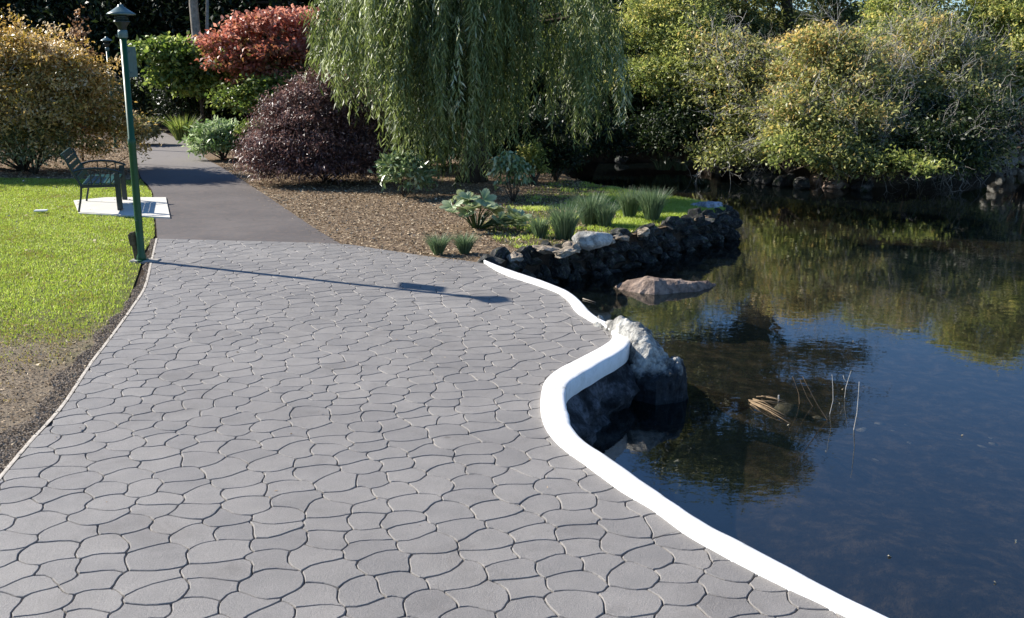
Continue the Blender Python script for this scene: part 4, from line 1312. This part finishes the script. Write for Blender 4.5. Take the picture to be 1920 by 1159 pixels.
# ------------------------------------------------------------------ willow
def willow():
    rg = np.random.default_rng(77)
    cx, cy = -.8, 20.4
    t = thing('weeping_willow', (cx, cy, 0), 'large weeping willow with long hanging strands at the water\'s edge', 'tree')
    endx = np.array([580, 640, 700, 760, 800, 870, 905, 960, 1000, 1040, 1065, 1100, 1150, 1200])
    endy = np.array([120, 180, 235, 280, 318, 348, 300, 280, 225, 225, 275, 245, 215, 180])
    NG = 320
    Ps = []; Ds = []; Ts = []; Ls = []
    stem = MB()
    tips = []
    for g_ in range(NG):
        a = rg.uniform(0, 2 * np.pi)
        rr = math.sqrt(rg.uniform(.3, 1))
        if math.sin(a) > .3 and rg.random() < .5: a = -a
        tx, ty = 2.72 * rr * math.cos(a), 2.4 * rr * math.sin(a)
        topz = 5.3 - 2.5 * rr ** 2.6 + rg.normal(0, .25)
        wx, wy = cx + tx, cy + ty
        px = 960 + FPX * wx / (wy * .97)
        # right-centre of the crown stays open and dark
        if 985 < px < 1045 and ty < .2 and rg.random() < .75: continue
        if px > 940 and rg.random() < .2: continue
        ey = np.interp(px, endx, endy)
        ez = max(.06, EYE - (ey - 113) * wy / FPX + (0 if rg.random() < (.65 if 740 < px < 930 and ty < 0 else .35) else rg.uniform(0, 1.7)))
        tips.append((tx, ty, topz))
        out = np.array([tx, ty]) / (math.hypot(tx, ty) + 1e-6)
        gt_ = rg.normal(.0, .2)
        for s in range(rg.integers(3, 9)):
            p = np.array([tx, ty, topz]) + rg.normal(size=3) * np.array([.045, .045, .2])
            zend = ez + rg.uniform(0, 1.3)
            L = p[2] - zend
            if L < .5: continue
            step = .04
            m_ = int(L / step)
            u = np.arange(m_) / m_
            sway = rg.normal(0, .05, 2)
            ph = rg.uniform(0, 6); am = rg.uniform(.01, .045)
            z = p[2] - u * L + .12 * np.sin(np.pi * np.clip(u * 3, 0, 1))
            x = p[0] + out[0] * .38 * (1 - np.exp(-u * 5)) + sway[0] * u * L + am * np.sin(u * 7 + ph)
            y = p[1] + out[1] * .38 * (1 - np.exp(-u * 5)) + sway[1] * u * L + am * np.cos(u * 6 + ph)
            P = np.c_[x, y, z]
            al = (np.arange(m_) % 2) * 2 - 1
            th = rg.uniform(0, 2 * np.pi) + rg.normal(0, .7, m_)
            D = np.c_[np.cos(th) * al * .5, np.sin(th) * al * .5, np.full(m_, -.9)] + rg.normal(size=(m_, 3)) * .18
            Ps.append(P); Ds.append(D)
            Ts.append(np.clip(.5 + gt_ + rg.normal(0, .14, m_), 0, 1))
            Ls.append(.165 * rg.uniform(.5, 1.15, m_))
    P = np.concatenate(Ps); D = np.concatenate(Ds); T = np.concatenate(Ts); L = np.concatenate(Ls)
    Nn = rg.normal(size=P.shape)
    V, F, TT = leaf_quads(P, D, Nn, L, L * .165, T, .15)
    mesh_np('hanging_foliage', V, F, LM['willow'], t, tint=TT)
    mb = MB()
    mb.tube([(0, 0, -.05), (.1, .05, .7), (-.05, .1, 1.5), (.1, 0, 2.4)], [.34, .26, .23, .2], 12)
    mb.build('trunk', M['bark'], t, True)
    for k in range(26):
        q = np.array(tips[int(rg.integers(len(tips)))])
        a = np.array([.1, 0, 2.2])
        m_ = (a + q) / 2 + np.array([0, 0, .5])
        MB().tube([a, (a + m_) / 2, m_, (m_ + q) / 2 + [0, 0, .2], q], [.09, .07, .05, .03, .012], 6).build('branch', M['bark'], t, True)
    print('willow leaves', len(P))
willow()

# ------------------------------------------------------------------ far shore bushes
gf = 'bushes on the far shore'
def fbush(px0, px1, ytop, ybase, dist, mat, label, n, seed, leaf=(.105, .42), tw=0, twL=1.0, topt=.08, spread=.17, tb=0, nl=15, lr=(.4, .8), **kw):
    xc = (px0 + px1) / 2
    c = at(xc, 200, dist)
    rg = np.random.default_rng(seed)
    lobes = []
    for k in range(nl):
        fy = (k + .5) / nl                     # 0 top .. 1 bottom, lower boughs come forward over the water
        r = rg.uniform(*lr)
        d = dist + 1.6 * (1 - fy) - 1.0 * fy + rg.uniform(-.4, .4)
        rp = r / d * FPX
        hw = max(5, (px1 - px0) / 2 * math.sqrt(max(.1, 1 - (1.1 * (fy - .58)) ** 2 * 1.2)) - rp * .8)
        q = at(xc + rg.uniform(-1, 1) * hw, ytop + rp * .7 + fy * max(5, ybase - ytop - rp * 1.4) + rg.uniform(-12, 12), d)
        lobes.append((q[0] - c[0], q[1] - dist, max(q[2], W + r * .35), r * rg.uniform(.9, 1.3), r, r * rg.uniform(.6, .9)))
    return bush('shore_bush', (c[0], dist, 0), lobes, n, leaf, mat, label, group=gf, seed=seed, tw=tw, twL=twL, zmin=W, topt=topt, spread=spread, nst=16, r0=.04, tbias=tb, shell=(.3, 1.15), wild=.4, per=22, flat=.45, clump_t=.28, **kw)
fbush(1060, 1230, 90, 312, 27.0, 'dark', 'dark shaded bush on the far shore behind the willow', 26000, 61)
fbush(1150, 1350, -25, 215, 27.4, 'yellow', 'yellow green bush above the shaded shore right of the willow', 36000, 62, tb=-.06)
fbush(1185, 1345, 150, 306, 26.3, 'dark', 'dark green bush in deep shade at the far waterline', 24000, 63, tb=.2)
fbush(1270, 1500, 70, 332, 25.0, 'olive', 'olive bush with grey bare twigs above the lone pale shore rock', 36000, 64, tw=260, twL=1.0, twr=.008, nl=20, tb=-.05)
fbush(1430, 1700, 60, 346, 23.6, 'olive', 'broad olive and yellow bush overhanging the far shore rock pile', 50000, 65, tw=200, twL=1.1, tb=.1, nl=24)
fbush(1640, 1895, 45, 342, 24.0, 'olive', 'tall twiggy bush with pale grey branches at the right of the far shore', 44000, 66, tw=340, twL=1.2, twr=.009, tb=.03, nl=24)
fbush(1790, 2080, -90, 200, 27.0, 'yellow', 'bright yellow bush behind the twiggy bush at the right edge', 50000, 67, leaf=(.11, .45), nl=18)
fbush(1610, 1830, -30, 180, 27.2, 'yellow', 'yellow and orange tinged bush between the tall conifer and right edge', 34000, 70, leaf=(.11, .45), tb=-.12)
fbush(1440, 1530, 225, 318, 22.3, 'yellow', 'low yellow green spray hanging over the water left of the rock pile', 2600, 68, leaf=(.1, .5), spread=.12, tb=-.05, nl=6, lr=(.25, .4))
fbush(1620, 1800, 275, 345, 21.6, 'yellow', 'low spray of yellow leaves touching the water right of the rock pile', 2400, 69, leaf=(.1, .5), spread=.12, tb=-.15, nl=8, lr=(.2, .32))
fbush(1480, 1660, 180, 340, 22.6, 'olive', 'lower olive bough bush in front of the broad one, above the rock pile', 22000, 72, tw=60, twL=.8, nl=10, lr=(.3, .5), tb=.05)
fbush(1700, 1880, 180, 338, 22.5, 'dark', 'dark undergrowth below the tall twiggy bush at the right', 22000, 73, nl=10, tb=.2, tw=60, twL=.8)
fbush(1985, 2250, 0, 290, 27, 'olive', 'olive bush beyond the right edge of the pond', 30000, 71)

# ------------------------------------------------------------------ tall tree reflected in the pond
c = at(1497, 60, 38)
tree('tall_pine', (c[0], 38, 0), 13.4, 7.0, [(-1.70, 0, 10.6, 2.7, 2.3, 1.9), (-3.90, 0, 8.8, 2.3, 2.0, 1.0), (0.30, .2, 9.0, 2.1, 1.8, .9), (-2.50, -.4, 7.2, 2.9, 2.0, .9), (-0.70, 0, 12.0, 1.7, 1.5, .9), (-2.90, 0, 11.6, 1.9, 1.5, .9), (1.90, 0, 7.6, 1.1, 1.0, .4), (1.70, 0, 10.0, 1.0, 1.0, .4), (-4.70, 0, 10.2, 1.3, 1.2, .6)],
     40000, (.25, .28), 'conifer', 'tall dark conifer whose trunk rises behind the far shore bushes', seed=81, tr=.3, tlean=(-1.5, 0), spread=.34, shell=(.2, 1.1), nb=40, zmin=5.0, wild=.35, flat=.35, per=34)
rgf = random.Random(91)
def conifer(px, dist, H, label, group, n=15000, seed=1, mat='conifer', wr=.2, z0=.5):
    c = at(px, 100, dist)
    lobes = []
    for k in range(9):
        f_ = k / 8
        r = H * wr * (1 - f_ * .85)
        lobes.append((rgf.uniform(-.1, .1), 0, z0 + (H - z0) * f_ * .95, r, r, H * .08))
    tree('evergreen_tree', (c[0], dist, 0), H, H * .3, lobes, n, (.24, .3), mat, label, group, seed=seed, tr=.16, spread=.26, shell=(.3, 1.05), droop=.5, nb=14)
gd = 'evergreens behind the far shore'
for i, (px, dist, H, lab) in enumerate([(1535, 44, 7.2, 'second row evergreen right behind the tall conifer\'s trunk'), (1660, 44, 7.0, 'second row evergreen in the gap over the twiggy bush'), (1340, 45, 7.2, 'second row evergreen left of the tall conifer'), (1180, 35, 5.0, 'evergreen behind the yellow green bush right of the willow'), (1290, 36, 4.9, 'evergreen between the willow side bushes and the tall conifer'),
        (1390, 34.5, 5.1, 'evergreen just left of the tall conifer\'s trunk'), (1440, 38, 5.6, 'evergreen partly hidden behind the tall conifer\'s trunk'), (1560, 35, 5.0, 'evergreen just right of the tall conifer\'s trunk'),
        (1625, 37, 4.8, 'evergreen over the twiggy bush, third right of the conifer trunk'), (1710, 38, 5.2, 'evergreen behind the orange tinged bush'), (1840, 38, 5.6, 'evergreen behind the bright yellow bush'), (1960, 36, 6, 'evergreen just outside the right edge')]):
    conifer(px, dist, H, lab, gd, 11000, 300 + i, wr=.3)

# dark wood behind the path and the willow
gw = 'dark trees of the wood behind the path'
wood = [(-120, 44, 8), (20, 43, 8), (150, 43, 8.5), (255, 42, 9), (330, 41, 8.5), (450, 40, 10), (560, 38, 9), (660, 40, 10), (780, 37, 8), (900, 39, 9), (1010, 36, 7.5), (1090, 35, 6.2), (-300, 45, 9), (90, 49, 12), (400, 47, 12), (600, 47, 12), (850, 47, 10), (-500, 48, 10)]
where = ['beyond the left edge', 'at the left edge', 'above the dry sapling', 'between the two lamp posts\' tops', 'above the small green tree', 'behind the left of the red maple', 'behind the right of the red maple', 'behind the willow\'s left side', 'behind the willow\'s middle', 'behind the willow\'s trunk',
         'behind the willow\'s right side', 'just right of the willow', 'far beyond the left edge', 'second row at the left', 'second row behind the red maple', 'second row right of the maple', 'second row behind the willow', 'farthest left of the wood']
for i, (px, dist, H) in enumerate(wood):
    c = at(px, 100, dist)
    r = H * .26
    lobes = [(0, 0, H * .72, r, r, H * .24), (-r * .4, 0, H * .42, r * 1.05, r, H * .22), (r * .4, -.3, H * .22, r * 1.0, r, H * .2), (0, -.2, H * .12, r * 1.0, r * .9, H * .12)]
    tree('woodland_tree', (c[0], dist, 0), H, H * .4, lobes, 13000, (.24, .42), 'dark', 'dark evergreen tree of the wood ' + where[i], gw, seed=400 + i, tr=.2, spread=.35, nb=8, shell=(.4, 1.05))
c = at(368, 60, 34.5)
t = thing('bare_trunk', (c[0], 34.5, 0), 'pale grey bare tree trunk in the dark wood above the green tree', 'tree')
MB().tube([(0, 0, 0), (.03, 0, 2), (-.03, 0, 4), (.05, 0, 6.5)], [.17, .15, .14, .1], 10).build('trunk', M['barkpale'], t, True)
MB().tube([(0, 0, 2.4), (.35, 0, 3.2), (.45, 0, 4.5)], [.08, .06, .04], 8).build('branch', M['barkpale'], t, True)

# wooded hillside behind everything
hx = np.linspace(-150, 150, 120); hy = np.linspace(50, 240, 60)
XX, YY = np.meshgrid(hx, hy)
ZZ = np.zeros_like(XX)
for i in range(XX.shape[0]):
    for j in range(XX.shape[1]):
        x, y = XX[i, j], YY[i, j]
        hh = 13 - 8 * (1 / (1 + math.exp(-(x - 5) / 4)))
        ZZ[i, j] = -.4 + hh * min(1, (y - 50) / 14) ** .8 + 1.6 * noise.fractal(Vector((x * .16, y * .16, 0)), 1, 2, 5) * min(1, (y - 50) / 8)
struct(mesh_np('wooded_hillside', np.stack([XX.ravel(), YY.ravel(), ZZ.ravel()], 1), grid_faces(*XX.shape), M['hill'], smooth=True))

# ------------------------------------------------------------------ twigs and bits on the water
def stick(pts, r, name, label, mat='twigbrown', group=None, forks=None):
    t = thing(name, pts[0], label, 'twig', group)
    p0 = Vector(pts[0])
    MB().tube([Vector(p) - p0 for p in pts], [r * .62 * (1 - .6 * k / (len(pts) - 1)) for k in range(len(pts))], 6).build('stem', M[mat], t, True)
    if forks:
        for fk in forks:
            MB().tube([Vector(p) - p0 for p in fk], [r * .6, r * .5, r * .3][:len(fk)], 5).build('fork', M[mat], t, True)
    return t
def up(px, py, pxt, pyt, dist_off=0.0, bend=.0):
    """stick rooted in the water at a pixel, its top seen at another"""
    b = Vector(G(px, py, W)); tp = Vector(at(pxt, pyt, b.y + dist_off))
    m1 = b.lerp(tp, .35) + Vector((bend, 0, 0)); m2 = b.lerp(tp, .7) + Vector((bend * .6, 0, 0))
    return [tuple(b + (b - tp) * .15), tuple(b), tuple(m1), tuple(m2), tuple(tp)]
gs = 'bare sticks standing in the pond'
stick(up(1499, 757, 1486, 706, 0, .015), .006, 'standing_stick', 'shortest standing stick, leftmost of those in the pond', 'twigbrown', gs)
stick(up(1552, 788, 1505, 706, 0, -.01), .008, 'standing_stick', 'long brown leaning stick crossing the tall tree\'s reflection', 'twigbrown', gs)
stick(up(1524, 762, 1500, 712, 0, -.01), .006, 'standing_stick', 'short brown stick leaning against the long leaning one', 'twigbrown', gs)
stick(up(1556, 776, 1560, 702, 0, .02), .006, 'standing_stick', 'pale upright stick with a slight bow between the leaning and forked ones', 'twig', gs)
f0 = up(1585, 740, 1586, 716); b_ = Vector(G(1585, 740, W))
stick(up(1584, 745, 1596, 695, 0, -.01), .006, 'standing_stick', 'pale forked stick, the only one with a forked top', 'twig', gs, forks=[[at(1587, 716, b_.y), at(1583, 711, b_.y), at(1581, 704, b_.y)]])
stick(up(1601, 806, 1611, 716, 0, .01), .007, 'standing_stick', 'tallest pale upright stick, rightmost in the pond', 'twig', gs)
rb = thing('reed_bundle', G(1408, 752, W), 'bundle of broken tan reeds floating on the pond', 'reeds')
o0 = Vector(rb.location); rg = random.Random(8)
for i, (x1, y1, x2, y2) in enumerate([(1405, 752, 1470, 783), (1410, 756, 1483, 795), (1412, 750, 1474, 780), (1408, 754, 1455, 782), (1412, 748, 1452, 766), (1415, 752, 1475, 759), (1418, 744, 1470, 750), (1428, 743, 1478, 756), (1407, 758, 1428, 772), (1404, 750, 1424, 762)]):
    a = Vector(G(x1, y1, W + .012)) - o0; b = Vector(G(x2, y2, W + .004)) - o0
    MB().tube([a, a.lerp(b, .5) + Vector((rg.uniform(-.012, .012), rg.uniform(-.015, .015), .014)), b], [.006, .005, .003], 6).build('reed', M['reed'], rb, True)
MB().tube([Vector(G(1460, 752, W)) - o0, Vector(G(1460, 752, W)) - o0 + Vector((-.003, 0, .05))], .006, 6).build('stub', M['twig'], rb)
# a stick angled on the surface near the curb
stick([G(1093, 560, W + .01), G(1104, 563, W + .01), G(1117, 567, W + .01)], .012, 'floating_stick', 'pale stick floating by the curb left of the flat brown rock', 'barkpale')
# floating leaves
fl = [(1306, 772), (1580, 730), (1574, 757), (1548, 846), (1668, 1043), (1804, 816), (1866, 1092), (1478, 797), (1350, 381), (1362, 385), (1905, 1015), (1200, 545), (1412, 560), (1705, 620), (1600, 640)]
fm = leaf_mat('floating_leaf', [(0, (.2, .15, .08)), (1, (.5, .45, .32))], .1, .3)
for i, (px, py) in enumerate(fl):
    p = G(px, py, W + .004); rg_ = np.random.default_rng(i)
    V = []; s = .006 + .006 * rg_.random() if i else .026
    a0 = rg_.random() * 6
    for k in range(8):
        a = a0 + k * math.pi / 4; rr = s * (1 if k % 4 == 0 else .62 if k % 2 else .45)
        V.append((rr * math.cos(a), rr * math.sin(a), .002 + .006 * math.sin(k)))
    me = bpy.data.meshes.new('floating_leaf'); me.from_pydata(V + [(v[0], v[1], v[2] - .002) for v in V], [], [tuple(range(8)), tuple(range(15, 7, -1))] + [(k, (k + 1) % 8, 8 + (k + 1) % 8, 8 + k) for k in range(8)])
    a = me.attributes.new('tint', 'FLOAT', 'POINT'); a.data.foreach_set('value', [rg_.random()] * 16)
    me.materials.append(fm)
    o = link(bpy.data.objects.new('floating_leaf', me)); o.location = p
    tag(o, 'tiny pale fallen leaf floating on the pond surface', 'leaf', 'tiny leaves floating on the pond')
# stones and sunken leaves on the pond bed
rg = np.random.default_rng(66)
import mathutils
vbed = [rock_mesh('submerged_stone', (1, 1, 1), 700 + k, M['rockpale'], 1, 5, rough=.15) for k in range(3)]
Vs = []; Fs = []; base = 0
for i in range(700):
    x = rg.uniform(1.2, 9); y = rg.uniform(2.8, 9)
    if not inside(np.array([x]), np.array([y]), pond_poly)[0]: continue
    dsh_ = dist_curve(np.array([[x, y]]), mid[::3])[0]
    z = -.6 - .6 * (1 - math.exp(-dsh_ / 3)) + .12 * noise.fractal(Vector((x * .8, y * .8, 3)), 1, 2, 3)
    me = vbed[i % 3]
    s = rg.uniform(.03, .09) if rg.random() < .8 else rg.uniform(.1, .2); a = rg.uniform(0, 6)
    v = np.array([q.co[:] for q in me.vertices]) * [s, s * .8, s * .45]
    v = np.c_[v[:, 0] * math.cos(a) - v[:, 1] * math.sin(a), v[:, 0] * math.sin(a) + v[:, 1] * math.cos(a), v[:, 2]] + [x, y, z]
    Vs.append(v); Fs.append(np.array([list(p.vertices) for p in me.polygons]) + base); base += len(v)
so = mesh_np('submerged_stones', np.concatenate(Vs), np.concatenate(Fs), M['rocktan'])
tag(struct(so, 'stuff'), 'brown stones lying on the pond bed under the clear water', 'stones')
print('objects', len(bpy.data.objects), 'stones', len(stones))
